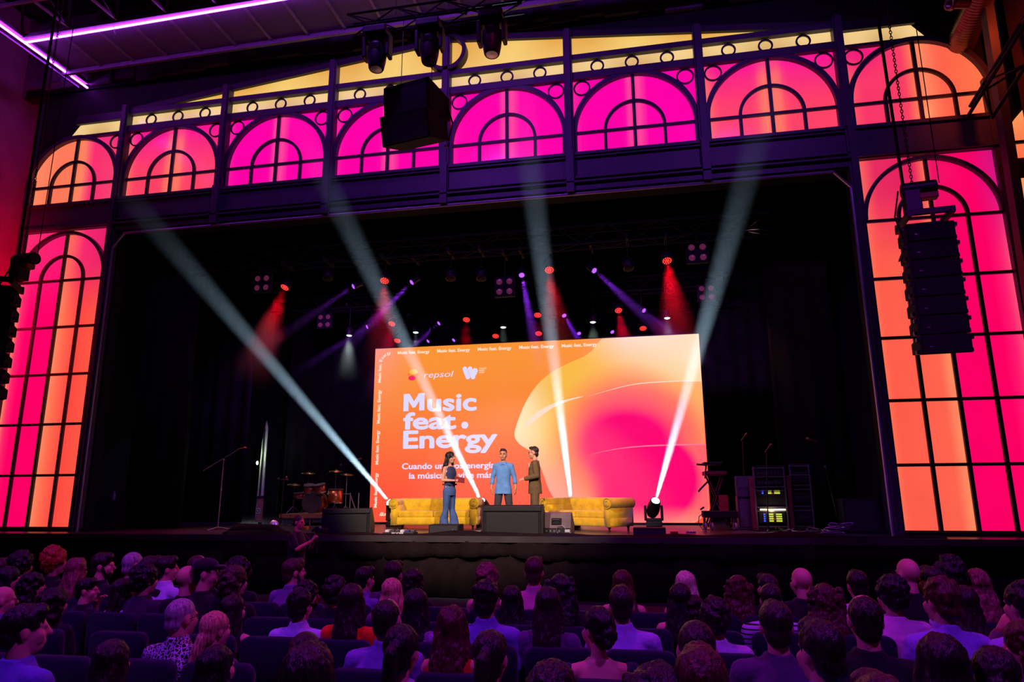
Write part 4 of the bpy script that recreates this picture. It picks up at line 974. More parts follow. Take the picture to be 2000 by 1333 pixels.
# ------------------------------------------------------------------ stands, cases, drums on the microphone side
def mic_stand(label, base, h, boom=None, lean=0.0, mcol='blackmetal', group='microphone stands'):
    r = thing('microphone_stand', label, 'microphone stand', base, 0, group)
    mb = MB()
    for k in range(3):
        a = 2 * pi * k / 3 + .3; mb.tube([(0, 0, .07), (.32 * cos(a), .32 * sin(a), .012)], .011, 6)
    mb.build('tripod', mcol, r)
    MB().tube([(0, 0, .06), (lean, 0, h)], [.014, .011], 8).lathe([(.02, 0), (.024, .02), (.02, .06)], (lean * .55, 0, h * .55), n=10).build('pole', mcol, r)
    if boom:
        a, b = boom; a = Vector(a); b = Vector(b)
        MB().tube([a, b], .009, 7).build('boom', mcol, r); MB().lathe([(.02, -.03), (.026, 0), (.02, .03)], (lean, 0, h), (0, 1, 0), 10).build('clutch', 'grey', r); e = b; d = (b - a).normalized()
    else: e = Vector((lean, 0, h)); d = Vector((.5, -.2, .6)).normalized()
    d2 = Vector((d.x, d.y, d.z * .2)).normalized() if boom else d
    MB().lathe([(.010, -.06), (.012, 0), (.016, .10), (.026, .12), (.028, .15), (.018, .18), (.002, .185)], e, d2, 12).build('microphone', mat('microphone_body', (150, 90, 70), .35, .6), r, True)
    return r
b0 = at_z(425, 1036, 0); top = at_y(437, 899, b0.y); e0 = at_y(397, 920, b0.y); e1 = at_y(468, 877, b0.y)
M['standgrey'] = mat('stand_grey', (150, 138, 140), .4, .3)
mic_stand('tall boom microphone stand alone at the empty side of the stage', b0, top.z, (e0 - b0, e1 - b0), top.x - b0.x, 'standgrey')
q = at_z(241, 1034, 0); t_ = at_y(234, 968, q.y)
mic_stand('short dark microphone stand beside the water bottle at the opening edge', q, t_.z, None, t_.x - q.x)
q = at_z(205, 1030, 0)
box = thing('speaker_box', 'dark low speaker box at the opening edge with a bottle on top', 'speaker', at_z(204, 1036, 0))
hb = at_y(207, 978, box.location.y).z
MB().box((0, .2, hb / 2), (.5, .4, hb)).build('cabinet', 'black', box, bevel=.01); MB().box((0, -.006, hb / 2), (.44, .012, hb - .06)).build('grille', 'darksteel', box)
bt = thing('water_bottle', 'clear water bottle standing on the dark box by the opening edge', 'bottle', (box.location.x + .03, box.location.y + .15, hb))
MB().lathe([(.035, 0), (.037, .02), (.037, .12), (.03, .16), (.013, .2), (.013, .225)], n=14).build('body', mat('bottle_plastic', (180, 170, 205), .15, 0, .05), bt, True)
MB().lathe([(.016, .222), (.016, .245), (.001, .246)], n=12).build('cap', 'lip', bt)
# striped upright case with the square emblem
q = at_z(502, 1026, 0); zt = at_y(503, 971, q.y).z
cs_ = thing('upright_case', 'narrow upright pink white case with a white square emblem by the drums', 'case', q, radians(4))
MB().box((0, .08, zt / 2 + .06), (.13, .16, zt - .06)).build('shell', mat('pink_white_case', (170, 110, 110), .55, 0, .2, 14), cs_, bevel=.01)
MB().box((0, .08, zt + .0), (.17, .2, .05)).box((.04, .08, .035), (.06, .1, .07)).build('end_cap', 'darksteel', cs_)
MB().box((0, -.006, zt * .5), (.125, .014, .15)).build('emblem_plate', mat('white_label', (215, 210, 210), .6), cs_)
MB().box((-.035, -.016, zt * .5), (.018, .008, .09)).box((.035, -.016, zt * .5), (.018, .008, .09)).box((0, -.016, zt * .5 - .036), (.07, .008, .018)).box((.012, -.016, zt * .5 + .036), (.04, .008, .014)).build('emblem', 'black', cs_)
# drum riser and kit
ra_ = at_y(548, 1008, 2.9); rb_ = at_y(660, 1008, 2.9)
rz_ = .30
rs = thing('drum_riser', 'low drum riser with an orange lit front edge behind the photographer', 'riser', ((ra_.x + rb_.x) / 2, 2.9, 0))
wR = rb_.x - ra_.x + .1
MB().box((0, .9, rz_ - .05), (wR, 1.8, .1)).build('deck', mat('riser_ply', (150, 92, 62), .6, 0, .2), rs)
for sx in (-.45, 0, .45):
    for yy in (.06, 1.7): MB().cyl((sx * wR, yy, 0), (sx * wR, yy, rz_ - .1), .025).build('leg', 'grey', rs)
M['copper'] = mat('copper_shell', (200, 110, 60), .25, .7, .15, 8); M['drumhead'] = mat('drum_head', (60, 48, 46), .6)
dk = thing('drum_kit', 'drum kit with copper toms on the riser in the dark', 'drum kit', (rs.location.x - .1, 3.5, rz_))
def drum(c, ax, r_, h_, nm='tom'):
    d = MB().lathe([(r_, 0), (r_, h_)], c, ax, 24).build(nm, 'copper', dk, True); MB().lathe([(r_ + .012, -.01), (r_ + .012, .025), (r_ - .01, .03), (.001, .012)], Vector(c) + Vector(ax).normalized() * h_, ax, 24).build('drum_head', 'drumhead', d)
    MB().lathe([(r_ + .012, -.012), (r_ + .012, .02), (r_, .02), (r_, -.012)], c, ax, 24).build('hoop', 'chrome', d)
drum((0, .1, .3), (0, -1, 0), .28, .38, 'bass_drum'); drum((-.14, -.2, .58), (.1, -.3, 1), .14, .18); drum((.2, -.2, .58), (-.1, -.3, 1), .15, .19); drum((.55, 0, .28), (0, 0, 1), .2, .36, 'floor_tom'); drum((-.5, 0, .42), (0, -.1, 1), .18, .12, 'snare')
for x, y, h_ in ((-.75, .1, .78), (.75, .25, 1.05), (-.5, .4, 1.1), (.3, .5, 1.15)):
    MB().lathe([(.2, 0), (.08, .02), (.02, .045), (.001, .05)], (x, y, h_), (0.1, -.15, 1), 24).build('cymbal', mat('cymbal_bronze', (150, 120, 60), .3, .9), dk, True)
    s_ = MB().cyl((x, y, .05), (x, y, h_), .011, 7)
    for k in range(3): s_.tube([(x, y, .2), (x + .2 * cos(2.1 * k), y + .2 * sin(2.1 * k), .01)], .009, 5)
    s_.build('cymbal_stand', 'grey', dk)
tr = MB()
for x in (.9, 1.15): tr.tube([(x, .2, 0), (x, .2, .55)], .014, 6)
tr.tube([(.9, .2, .5), (1.2, .0, .0)], .014, 6).tube([(.88, .2, .52), (.2, .2, .52)], .014, 6); tr.build('rack_bar', 'grey', dk)
mic_stand('boom microphone stand over the drum kit in the dark', (rs.location.x + .25, 4.2, rz_), 1.35, ((-.7, 0, .95), (.45, 0, 1.5)), 0)
mic_stand('thin microphone stand at the drum riser corner near the upright case', (ra_.x - .25, 3.1, 0), 1.25, ((-.3, 0, 1.27), (.12, 0, 1.22)), 0)
mic_stand('thin stand between the upright case and the drum toms', (ra_.x + .2, 2.55, 0), 1.15, None, .02)
pl_ = thing('stage_light_can', 'small chrome lamp can on the floor behind the photographer', 'stage light', at_z(531, 1036, 0))
MB().lathe([(.06, 0), (.09, .05), (.1, .16), (.085, .17), (.001, .15)], (0, .1, .07), (.3, -.7, .4), 18).build('shell', 'chrome', pl_, True); MB().box((0, .1, .03), (.16, .14, .05)).build('base', 'black', pl_)

# ------------------------------------------------------------------ backline beside the screen
kb = thing('keyboard_stand', 'dark keyboard on an x stand with clamped arms beside the screen edge', 'keyboard', (at_y(1402, 1020, 2.3).x, 2.3, 0))
zk = at_y(1402, 925, 2.3).z
MB().box((0, 0, zk), (.5, .9, .09)).build('keyboard', 'blackplastic', kb, bevel=.01); MB().box((0, -.46, zk), (.44, .01, .06)).build('rear_panel', mat('dark_red_paint', (120, 30, 40), .5), kb)
MB().box((-.05, 0, zk + .22), (.42, .7, .06)).build('upper_keyboard', 'blackplastic', kb, bevel=.01)
MB().bar((-.25, -.3, 0.05), (.2, -.3, zk), .04).bar((.25, -.3, .05), (-.2, -.3, zk), .04).bar((-.25, .3, 0.05), (.2, .3, zk), .04).bar((.25, .3, .05), (-.2, .3, zk), .04).bar((-.2, -.3, zk + .2), (-.2, .3, zk - .1), .03).build('stand', 'blackmetal', kb)
MB().tube([(-.2, -.35, zk + .18), (-.42, -.4, zk + .2)], .022, 7).tube([(-.2, -.35, zk - .2), (-.36, -.4, zk - .35), (-.42, -.4, zk - .42)], .022, 7).build('clamp_arm', 'blackmetal', kb)
MB().box((.12, -.4, .55), (.2, .04, .42)).build('towel', mat('red_towel', (150, 40, 45), .9), kb)
tr_ = thing('wheeled_trolley', 'black wheeled trolley with pale castors at the screen corner', 'trolley', (at_y(1402, 1020, 1.75).x, 1.75, 0))
MB().box((0.05, 0, .34), (.75, .5, .14)).build('deck', 'black', tr_, bevel=.01)
M['tyre'] = mat('pale_castor', (150, 145, 150), .5)
for x, y in ((-.30, -.18), (-.16, -.26), (.34, -.2), (.34, .2)):
    c_ = MB().lathe([(.045, -.02), (.085, -.022), (.092, 0), (.085, .022), (.045, .02)], (x, y, .093), (1, .25, 0), 20).build('castor', 'tyre', tr_, True)
    MB().box((x, y, .18), (.05, .1, .17)).lathe([(.04, -.026), (.04, .026)], (x, y, .093), (1, .25, 0), 12).build('fork', 'darksteel', c_)
MB().tube([(-.35, -.25, .35), (-.42, -.3, .3), (-.44, -.3, .15), (-.36, -.35, .02), (-.2, -.4, .02)], .009, 6).tube([(-.3, -.26, .5), (-.38, -.3, .45)], .02, 6).build('hanging_cable', 'blackmetal', tr_)
def amp(label, px0, px1, py0, py1, Y, m, head=True):
    a = at_y(px0, py1, Y); b = at_y(px1, py0, Y); w_ = b.x - a.x; h_ = b.z
    r = thing('guitar_amplifier', label, 'amplifier', ((a.x + b.x) / 2, Y, 0), 0, 'amplifiers'); hz = h_ * .62 if head else h_
    MB().box((0, .2, hz / 2 + .02), (w_, .4, hz - .04)).build('cabinet', 'blackplastic', r, bevel=.012); g_ = MB().box((0, -.006, hz * .5), (w_ - .06, .012, hz - .12)).build('grille', m, r)
    if head:
        MB().box((0, .18, hz + (h_ - hz) / 2), (w_ * .96, .34, h_ - hz - .01)).build('amplifier_head', m, r, bevel=.01)
        k_ = MB()
        for i in range(6): k_.lathe([(.014, 0), (.012, .018), (.001, .018)], (-w_ * .35 + i * w_ * .14, .005, hz + (h_ - hz) * .4), (0, -1, 0), 10)
        k_.build('knob', 'chrome', r)
    fr_ = MB()
    for sx in (-1, 1): fr_.box((sx * w_ / 2, -.004, h_ / 2), (.025, .02, h_))
    fr_.box((0, -.004, hz), (w_, .02, .02)).box((0, -.004, .03), (w_, .02, .03)); fr_.build('edge_strip', 'grey', r); return r
M['greycloth'] = mat('grey_grille_cloth', (92, 84, 94), .9, 0, .3, 30)
amp('grey guitar amplifier with a head on its cabinet beside the lit rack', 1444, 1473, 930, 1024, 1.9, 'greycloth')
def rack(label, px0, px1, py0, py1, Y, lit):
    a = at_y(px0, py1, Y); b = at_y(px1, py0, Y); w_ = b.x - a.x; h_ = b.z
    r = thing('equipment_rack', label, 'rack', ((a.x + b.x) / 2, Y, 0), radians(-5), 'equipment racks')
    MB().box((0, .28, h_ / 2 + .04), (w_, .5, h_ - .04)).build('case', 'black', r, bevel=.01)
    e = MB()
    for sx in (-1, 1): e.box((sx * w_ / 2, -.0, h_ / 2), (.03, .07, h_))
    for z in (.06, .30, .36, .62, .68, .84, .98): e.box((0, -.0, h_ * z), (w_, .06, .02))
    e.build('case_edge', 'grey', r)
    MB().box((-w_ / 2 - .06, .1, h_ * .42), (.09, .5, h_ * .82)).build('open_lid', mat('lid_red_brown', (120, 52, 52), .6, 0, .3, 10), r, bevel=.01)
    M.setdefault('ledy', mat('yellow_green_display', (10, 10, 5), .4, var=0, emit=(190, 200, 60), estr=1.3)); M.setdefault('ledb', mat('blue_display', (5, 5, 15), .4, var=0, emit=(60, 90, 255), estr=1.3))
    M.setdefault('ledr', mat('red_indicator', (15, 5, 5), .4, var=0, emit=(255, 50, 40), estr=1.5))
    units = [(.20, .09, 4), (.60, .05, 2), (.75, .04, 0), (.90, .05, 0)] if lit else [(.2, .1, 0), (.5, .08, 0), (.8, .08, 0)]
    for z, hh, n in units:
        u_ = MB().box((0, -.0, h_ * z), (w_ - .08, .04, h_ * hh * 1.9)).build('rack_unit', 'blackplastic', r, bevel=.004)
        if n:
            d1 = MB(); d2 = MB()
            for i in range(n):
                zz = h_ * z + (i - (n - 1) / 2) * .047
                d1.box((-.02, -.024, zz), (.09, .006, .03)).box((.14, -.024, zz), (.12, .006, .03)); d2.box((-.16, -.024, zz), (.035, .006, .03))
            d1.build('display', 'ledy', u_); d2.build('display', 'ledb', u_); MB().box((.05, -.024, h_ * z - .03), (.015, .006, .015)).build('indicator', 'ledr', u_)
        else:
            k_ = MB()
            for i in range(7): k_.lathe([(.012, 0), (.01, .015), (.001, .015)], (-w_ * .35 + i * w_ * .11, -.02, h_ * z), (0, -1, 0), 8)
            k_.build('knob', 'grey', u_)
    if lit:
        MB().box((0.02, -.05, h_ * .325), (w_ - .1, .03, .03)).build('strip_lamp', mat('warm_strip_lamp', (30, 30, 30), .4, var=0, emit=(255, 225, 165), estr=3.5), r)
        lamp('rack_strip_light', 'POINT', (0, -.15, h_ * .3), 2.0, srgb(255, 225, 165), None, .04, parent=r)
    return r
rack('tall open rack with yellow green displays and a warm strip lamp', 1480, 1529, 912, 1023, 1.6, True)
rack('dark open rack against the brown curtain beside the lit rack', 1552, 1578, 908, 1024, 1.75, False)
for label, bx, by, tx, ty, Y in (('microphone stand with a violet lit microphone in front of the lit rack', 1500, 1030, 1497, 880, 1.1), ('dark microphone stand behind the grey amplifier', 1458, 1020, 1450, 858, 2.6)):
    b_ = at_y(bx, by, Y); t_ = at_y(tx, ty, Y); mic_stand(label, (b_.x, Y, 0), t_.z, None, t_.x - b_.x)
b_ = at_y(1640, 1020, 1.0); t_ = at_y(1612, 912, 1.0); e_ = at_y(1592, 862, 1.0)
mic_stand('boom microphone stand in front of the brown curtain', (b_.x, 1.0, 0), t_.z, ((.15, 0, t_.z - .35), (e_.x - b_.x, 0, e_.z)), t_.x - b_.x)
pa = thing('subwoofer', 'large black subwoofer box at the opening edge beside the tall window', 'speaker', (at_y(1690, 1040, .6).x, .6, 0), radians(-4))
hp_ = at_y(1690, 975, .6).z
MB().box((0, .3, hp_ / 2), (.72, .6, hp_)).build('cabinet', 'black', pa, bevel=.012); MB().box((0, -.006, hp_ / 2), (.66, .014, hp_ - .08)).build('grille', 'darksteel', pa)
# loose cables
cbs = thing('cable_heap', 'heap of loose black cables on the floor before the racks', 'cables', at_z(1580, 1040, 0), 0, None, 'stuff')
for k in range(16):
    q = random.Random(k + 40); x0 = q.uniform(-1.2, .8); y0 = q.uniform(-.2, .6); pts = []
    for i in range(26):
        pts.append((x0 + i * .04 + .12 * sin(i * .5 + k), y0 + .14 * cos(i * .45 + k * 2), .012 + .05 * max(0, sin(i * .4 + k * 3))))
    MB().tube(pts, .011, 6).build('cable', ['blackmetal', 'grey', 'blackplastic'][k % 3], cbs)
vl = thing('cable_coil', 'violet lit coil of cables and stand feet beside the subwoofer', 'cables', at_z(1640, 1045, 0))
for k in range(7):
    MB().tube([(.22 * cos(i * .5 + k) + .03 * k - .1, .1 + .1 * sin(i * .5 + k), .02 + .03 * k + .02 * sin(i)) for i in range(14)], .013, 6).build('loop', 'grey', vl)
lamp('violet_floor_lamp', 'SPOT', at_z(1640, 1045, 0) + Vector((-.4, -.2, 2.4)), 60, (.3, .03, 1), at_z(1632, 1045, 0), .05, 26, .6)
lamp('violet_floor_lamp', 'SPOT', at_z(1470, 1040, 0) + Vector((-.2, .1, 2.4)), 40, (.3, .03, 1), at_z(1475, 1040, 0), .05, 26, .6)
lamp('added_stage_side_fill', 'SPOT', (-5.7, -.4, 7.2), 480, (1, .72, .82), (-4.6, 1.3, .3), .1, 46, .7)  # added fill spots, no fixture behind them, brighten the gear at both stage sides
lamp('added_stage_side_fill', 'SPOT', (7, .6, 6.9), 260, (1, .5, .5), (6.9, 1.9, .6), .1, 46, .8)
# ------------------------------------------------------------------ people: shared builders
def skin(name, rgb): return mat(name, rgb, .55, 0, .08, 14, .05, 90, spec=.35)
M['skin'] = skin('skin_light', (214, 158, 130)); M['skinwarm'] = skin('skin_warm', (206, 144, 108))
def hairmat(name, rgb, st=(70, 70, 9)): return mat(name, rgb, .42, 0, .5, 1.0, .9, 1.0, spec=.5, stretch=st)
HAIR = {k: hairmat('hair_' + k, v) for k, v in dict(black=(20, 15, 16), darkbrown=(36, 24, 20), brown=(66, 42, 30), redbrown=(74, 32, 24), ginger=(165, 62, 30), blonde=(212, 168, 120), paleblonde=(238, 205, 165), grey=(165, 158, 160), pinkbrown=(130, 78, 70)).items()}
CLOTH = {}
def cloth(rgb, kind='plain'):
    k = (rgb, kind)
    if k not in CLOTH:
        if kind == 'plain': CLOTH[k] = mat('fabric', rgb, .85, 0, .12, 5, .25, 30, spec=.2, sheen=.2)
        elif kind == 'stripe': 
            m = mat('striped_fabric', rgb, .85, 0, 0, spec=.2); nt = m.node_tree; N = nt.nodes
            tc = N.new('ShaderNodeTexCoord'); w_ = N.new('ShaderNodeTexWave'); w_.bands_direction = 'Z'; w_.inputs['Scale'].default_value = 9
            r = N.new('ShaderNodeValToRGB'); r.color_ramp.elements[0].color = srgb(*rgb) + (1,); r.color_ramp.elements[1].color = srgb(30, 26, 40) + (1,); r.color_ramp.elements[0].position = .72; r.color_ramp.elements[1].position = .8
            nt.links.new(tc.outputs['Object'], w_.inputs['Vector']); nt.links.new(w_.outputs['Fac'], r.inputs[0]); nt.links.new(r.outputs[0], N['Principled BSDF'].inputs['Base Color']); CLOTH[k] = m
        elif kind == 'print':
            m = mat('printed_fabric', rgb, .85, 0, 0, spec=.2); nt = m.node_tree; N = nt.nodes
            tc = N.new('ShaderNodeTexCoord'); v = N.new('ShaderNodeTexVoronoi'); v.inputs['Scale'].default_value = 42; v.feature = 'DISTANCE_TO_EDGE'
            n = N.new('ShaderNodeTexNoise'); n.inputs['Scale'].default_value = 30; mx = N.new('ShaderNodeVectorMath'); mx.operation = 'ADD'; sc = N.new('ShaderNodeVectorMath'); sc.operation = 'SCALE'; sc.inputs['Scale'].default_value = .05
            nt.links.new(tc.outputs['Object'], n.inputs['Vector']); nt.links.new(n.outputs['Color'], sc.inputs[0]); nt.links.new(tc.outputs['Object'], mx.inputs[0]); nt.links.new(sc.outputs[0], mx.inputs[1]); nt.links.new(mx.outputs[0], v.inputs['Vector'])
            r = N.new('ShaderNodeValToRGB'); r.color_ramp.interpolation = 'CONSTANT'; r.color_ramp.elements[0].color = srgb(*rgb) + (1,); r.color_ramp.elements[1].color = srgb(20, 16, 26) + (1,); r.color_ramp.elements[1].position = .11
            nt.links.new(v.outputs['Distance'], r.inputs[0]); nt.links.new(r.outputs[0], N['Principled BSDF'].inputs['Base Color']); CLOTH[k] = m
    return CLOTH[k]
def cap(mb, a, b, ra, rb, n=12):
    a = Vector(a); b = Vector(b); L_ = (b - a).length; ax = (b - a) if L_ > 1e-5 else Vector((0, 0, 1))
    prof = [(ra * cos(t), ra * sin(t)) for t in (-pi / 2, -1.05, -.52)] + [(ra, 0)] + [(rb, L_)] + [(rb * cos(t), L_ + rb * sin(t)) for t in (.52, 1.05, pi / 2)]
    return mb.lathe(prof, a, ax, n)
def chain(mb, pts, rs, n=12):
    for p, q, a, b in zip(pts, pts[1:], rs, rs[1:]): cap(mb, p, q, a, b, n)
    return mb
def torso(mb, rings, n=20, e=2.4):          # rings: (z, cx, cy, rx, ry), rounded-box section
    out = []
    for z, cx, cyy, rx, ry in rings:
        r = []
        for k in range(n):
            t = 2 * pi * k / n; c, s_ = cos(t), sin(t)
            r.append((cx + rx * math.copysign(abs(c) ** (2 / e), c), cyy + ry * math.copysign(abs(s_) ** (2 / e), s_), z))
        out.append(r)
    return mb.loft(out)
def xf(mb, start, mtx):
    for i in range(start, len(mb.v)): mb.v[i] = tuple(mtx @ Vector(mb.v[i]))
def remeshed(mb, name, vox, it=3, disp=None):
    me = mb.mesh(name); o = bpy.data.objects.new(name, me); COL.objects.link(o)
    r = o.modifiers.new('r', 'REMESH'); r.mode = 'VOXEL'; r.voxel_size = vox; r.adaptivity = 0
    if it: s_ = o.modifiers.new('s', 'SMOOTH'); s_.factor = .5; s_.iterations = it
    dg = bpy.context.evaluated_depsgraph_get(); dg.update(); out = bpy.data.meshes.new_from_object(o.evaluated_get(dg))
    bpy.data.objects.remove(o); bpy.data.meshes.remove(me); out.name = name
    if disp:
        amp, sc, seed, zst = disp; off = Vector((seed * 3.1, seed * 1.7, seed * .9))
        n = len(out.vertices); co = [0.0] * (3 * n); no = [0.0] * (3 * n)
        out.vertices.foreach_get('co', co); out.vertices.foreach_get('normal', no)
        for i in range(0, 3 * n, 3):
            d = mnoise.fractal(Vector((co[i] * sc, co[i + 1] * sc, co[i + 2] * sc * zst)) + off, .7, 2.0, 3) * amp
            co[i] += no[i] * d; co[i + 1] += no[i + 1] * d; co[i + 2] += no[i + 2] * d
        out.vertices.foreach_set('co', co); out.update()
    out.shade_smooth(); return out
def head(mb, mtx, fem=False, bald=False):
    s = len(mb.v); k = .95 if fem else 1.0
    mb.ell((0, .015, .03), (.074 * k, .093, .087), 20, 14); mb.ell((0, -.020, -.03), (.061 * k, .066, .085)); mb.ell((0, -.034, -.074), (.047 * k, .049, .042))
    cap(mb, (0, -.084, .012), (0, -.104, -.022), .009, .0135, 10); cap(mb, (-.034, -.076, .020), (.034, -.076, .020), .011, .011); cap(mb, (-.018, -.082, -.058), (.018, -.082, -.058), .0085, .0085)
    for sx in (-1, 1):
        mb.ell((sx * .074 * k, .014, -.006), (.012, .021, .034), 10, 8); cap(mb, (sx * .045, -.06, -.02), (sx * .04, -.055, -.045), .02, .02)
    xf(mb, s, mtx)
def hand(mb, w_, d, nrm, curl=.5, side=1, sc=1.0, spread=.12):
    # w_: wrist, d: direction of the hand, nrm: back-of-hand normal
    d = Vector(d).normalized(); nrm = Vector(nrm); nrm = (nrm - d * nrm.dot(d)).normalized(); x = d.cross(nrm) * side; w_ = Vector(w_)
    P = lambda a, b, c: w_ + (x * a + d * b + nrm * c) * sc
    chain(mb, [P(0, -.01, 0), P(0, .03, 0)], [.024 * sc, .026 * sc])
    for a in (-.027, -.009, .009, .027): cap(mb, P(a * .7, .025, 0), P(a, .082, 0), .014 * sc, .0125 * sc, 10)
    for i, (a, l) in enumerate(((-.029, .068), (-.010, .08), (.010, .075), (.028, .058))):
        p = P(a, .085, 0); ang = 0; q = p; st = spread * (i - 1.5)
        for k_, f in enumerate((.45, .32, .25)):
            ang += curl * (.75 if k_ == 0 else 1.0); dd = (d * cos(ang) - nrm * sin(ang) + x * st).normalized(); r_ = q + dd * l * f * sc
            cap(mb, q, r_, (.0095 - .001 * k_) * sc, (.0088 - .001 * k_) * sc, 9); q = r_
    t0 = P(-.024, .022, -.004); t1 = t0 + (x * -.035 + d * .032 - nrm * .012) * sc; t2 = t1 + (x * -.008 + d * .032 - nrm * (.012 + .02 * curl)) * sc
    chain(mb, [t0, t1, t2], [.013 * sc, .011 * sc, .0085 * sc], 9)
def T3(loc, rz=0.0, rx=0.0): return Matrix.Translation(Vector(loc)) @ Matrix.Rotation(rz, 4, 'Z') @ Matrix.Rotation(rx, 4, 'X')
def hair_parts(style, seed):
    mb = MB(); q = random.Random(seed); E_ = mb.ell
    base = lambda g=0.0: (E_((0, .022, .042), (.080 + g, .097 + g, .086 + g), 18, 12), E_((0, .062, -.03), (.064 + g, .048 + g, .062)))
    disp = (.004, 38, seed, .35); vox = .009
    if style == 'short': base(.003); E_((q.uniform(-.02, .02), -.045, .09), (.055, .04, .04))
    elif style == 'shortback': E_((0, .026, .048), (.079, .094, .082), 18, 12); E_((0, .062, -.03), (.064, .046, .06)); E_((0, -.035, .10), (.055, .045, .028)); disp = (.005, 40, seed, .5)
    elif style == 'crop': E_((0, .02, .037), (.077, .096, .088), 18, 12); E_((0, .062, -.03), (.064, .045, .05)); disp = (.0015, 60, seed, 1)
    elif style == 'tousled':
        base(.008)
        for k in range(26):
            a = q.uniform(0, 2 * pi); b = q.uniform(.1, 1.4); E_((.08 * cos(a) * cos(b), .022 + .098 * sin(a) * cos(b) + (.0 if sin(a) > -.3 else .02), .045 + .09 * sin(b)), (.022, .022, .018), 8, 6)
        disp = (.008, 26, seed, .8)
    elif style == 'curly':
        base(.016)
        for k in range(60):
            a = q.uniform(-.9, pi + .9); b = q.uniform(-.7, 1.5); E_((.09 * cos(a) * cos(b), .03 + .1 * sin(a) * cos(b), .04 + .1 * sin(b)), (.024, .024, .024), 8, 6)
        disp = (.012, 30, seed, 1)
    elif style == 'afro':
        E_((0, .035, .03), (.125, .12, .125)); disp = (.014, 24, seed, 1)
        for k in range(50):
            a = q.uniform(-.7, pi + .7); b = q.uniform(-1, 1.5); E_((.115 * cos(a) * cos(b), .035 + .11 * sin(a) * cos(b), .03 + .115 * sin(b)), (.026, .026, .026), 8, 6)
    elif style in ('long', 'wavy', 'curlylong'):
        wv = {'long': 0, 'wavy': .012, 'curlylong': .03}[style]; base(.008)
        torso(mb, [(.04, 0, .06, .070, .045), (-.03, 0, .065, .088 + wv * .6, .05), (-.12, 0, .088, .092 + wv, .045 + wv * .3), (-.2, 0, .118, .098 + wv, .032 + wv * .4), (-.29, 0, .132, .092 + wv, .028 + wv * .4), (-.37, 0, .134, .07 + wv, .018 + wv * .3)], 20, 2.2)
        for sx in (-1, 1): chain(mb, [(sx * .07, .0, .03), (sx * (.084 + wv * .5), .005, -.06), (sx * (.09 + wv), .03, -.15), (sx * .085, .085, -.24)], [.022, .026, .026, .02])
        if style == 'curlylong':
            for k in range(90):
                z = q.uniform(-.36, .10); a = q.uniform(-.3, pi + .3); f = sqrt(max(.05, 1 - (max(z, 0) / .15) ** 2)) * (1 - .25 * smooth01((-z - .2) / .16)); E_(((.1 + wv * .6) * f * cos(a), .05 + (.06 if z > -.15 else .09) * f * sin(a), z), (.026, .026, .026), 8, 6)
        disp = {'long': (.007, 42, seed, .16), 'wavy': (.012, 26, seed, .45), 'curlylong': (.008, 26, seed, 1)}[style]
    elif style == 'bob':
        base(.014); torso(mb, [(.05, 0, .05, .085, .06), (-.05, 0, .05, .1, .07), (-.12, 0, .055, .098, .065), (-.15, 0, .055, .08, .05)], 20, 2.2)
        for k in range(40):
            a = q.uniform(-.4, pi + .4); z = q.uniform(-.13, .1); E_((.095 * cos(a), .05 + .08 * sin(a), z), (.022, .022, .022), 8, 6)
        disp = (.01, 28, seed, .8)
    elif style == 'ponytail':
        base(.002); chain(mb, [(0, .105, .045), (0, .145, .02), (.006, .15, -.08), (0, .145, -.2), (0, .14, -.30)], [.025, .034, .036, .032, .014]); disp = (.005, 40, seed, .2)
    elif style == 'updo':
        base(.004); E_((.0, .105, -.01), (.045, .042, .05)); E_((.02, .115, -.05), (.03, .03, .035)); disp = (.008, 34, seed, .6)
    elif style == 'topbun':
        base(.004); E_((0, .05, .14), (.042, .042, .04)); disp = (.006, 34, seed, .6)
    elif style == 'fringe':
        E_((0, .05, -.012), (.079, .068, .05)); E_((0, .06, -.035), (.064, .048, .055)); disp = (.002, 50, seed, 1)
    elif style == 'receding':
        E_((0, .034, .034), (.080, .086, .083), 18, 12); E_((0, .062, -.03), (.064, .046, .06)); disp = (.004, 40, seed, .5)
    elif style == 'lowpony':
        base(.004); chain(mb, [(0, .10, -.03), (.0, .125, -.09), (.03, .135, -.2), (.05, .13, -.28)], [.04, .036, .034, .014]); disp = (.006, 40, seed, .2)
    return remeshed(mb, 'hair', vox, 2, disp)
def eyewear(parent, loc, rz, m='black'):
    g_ = MB()
    for sx in (-1, 1):
        g_.tube([(sx * .031 + .021 * cos(a * pi / 8), -.094, .004 + .017 * sin(a * pi / 8)) for a in range(17)], .0022, 5, False); g_.tube([(sx * .052, -.092, .008), (sx * .074, -.04, .008), (sx * .078, .015, .0)], .002, 5)
    g_.tube([(-.01, -.096, .006), (.01, -.096, .006)], .002, 5); o = g_.build('glasses', m, parent); o.location = loc; o.rotation_euler = (0, 0, rz); return o

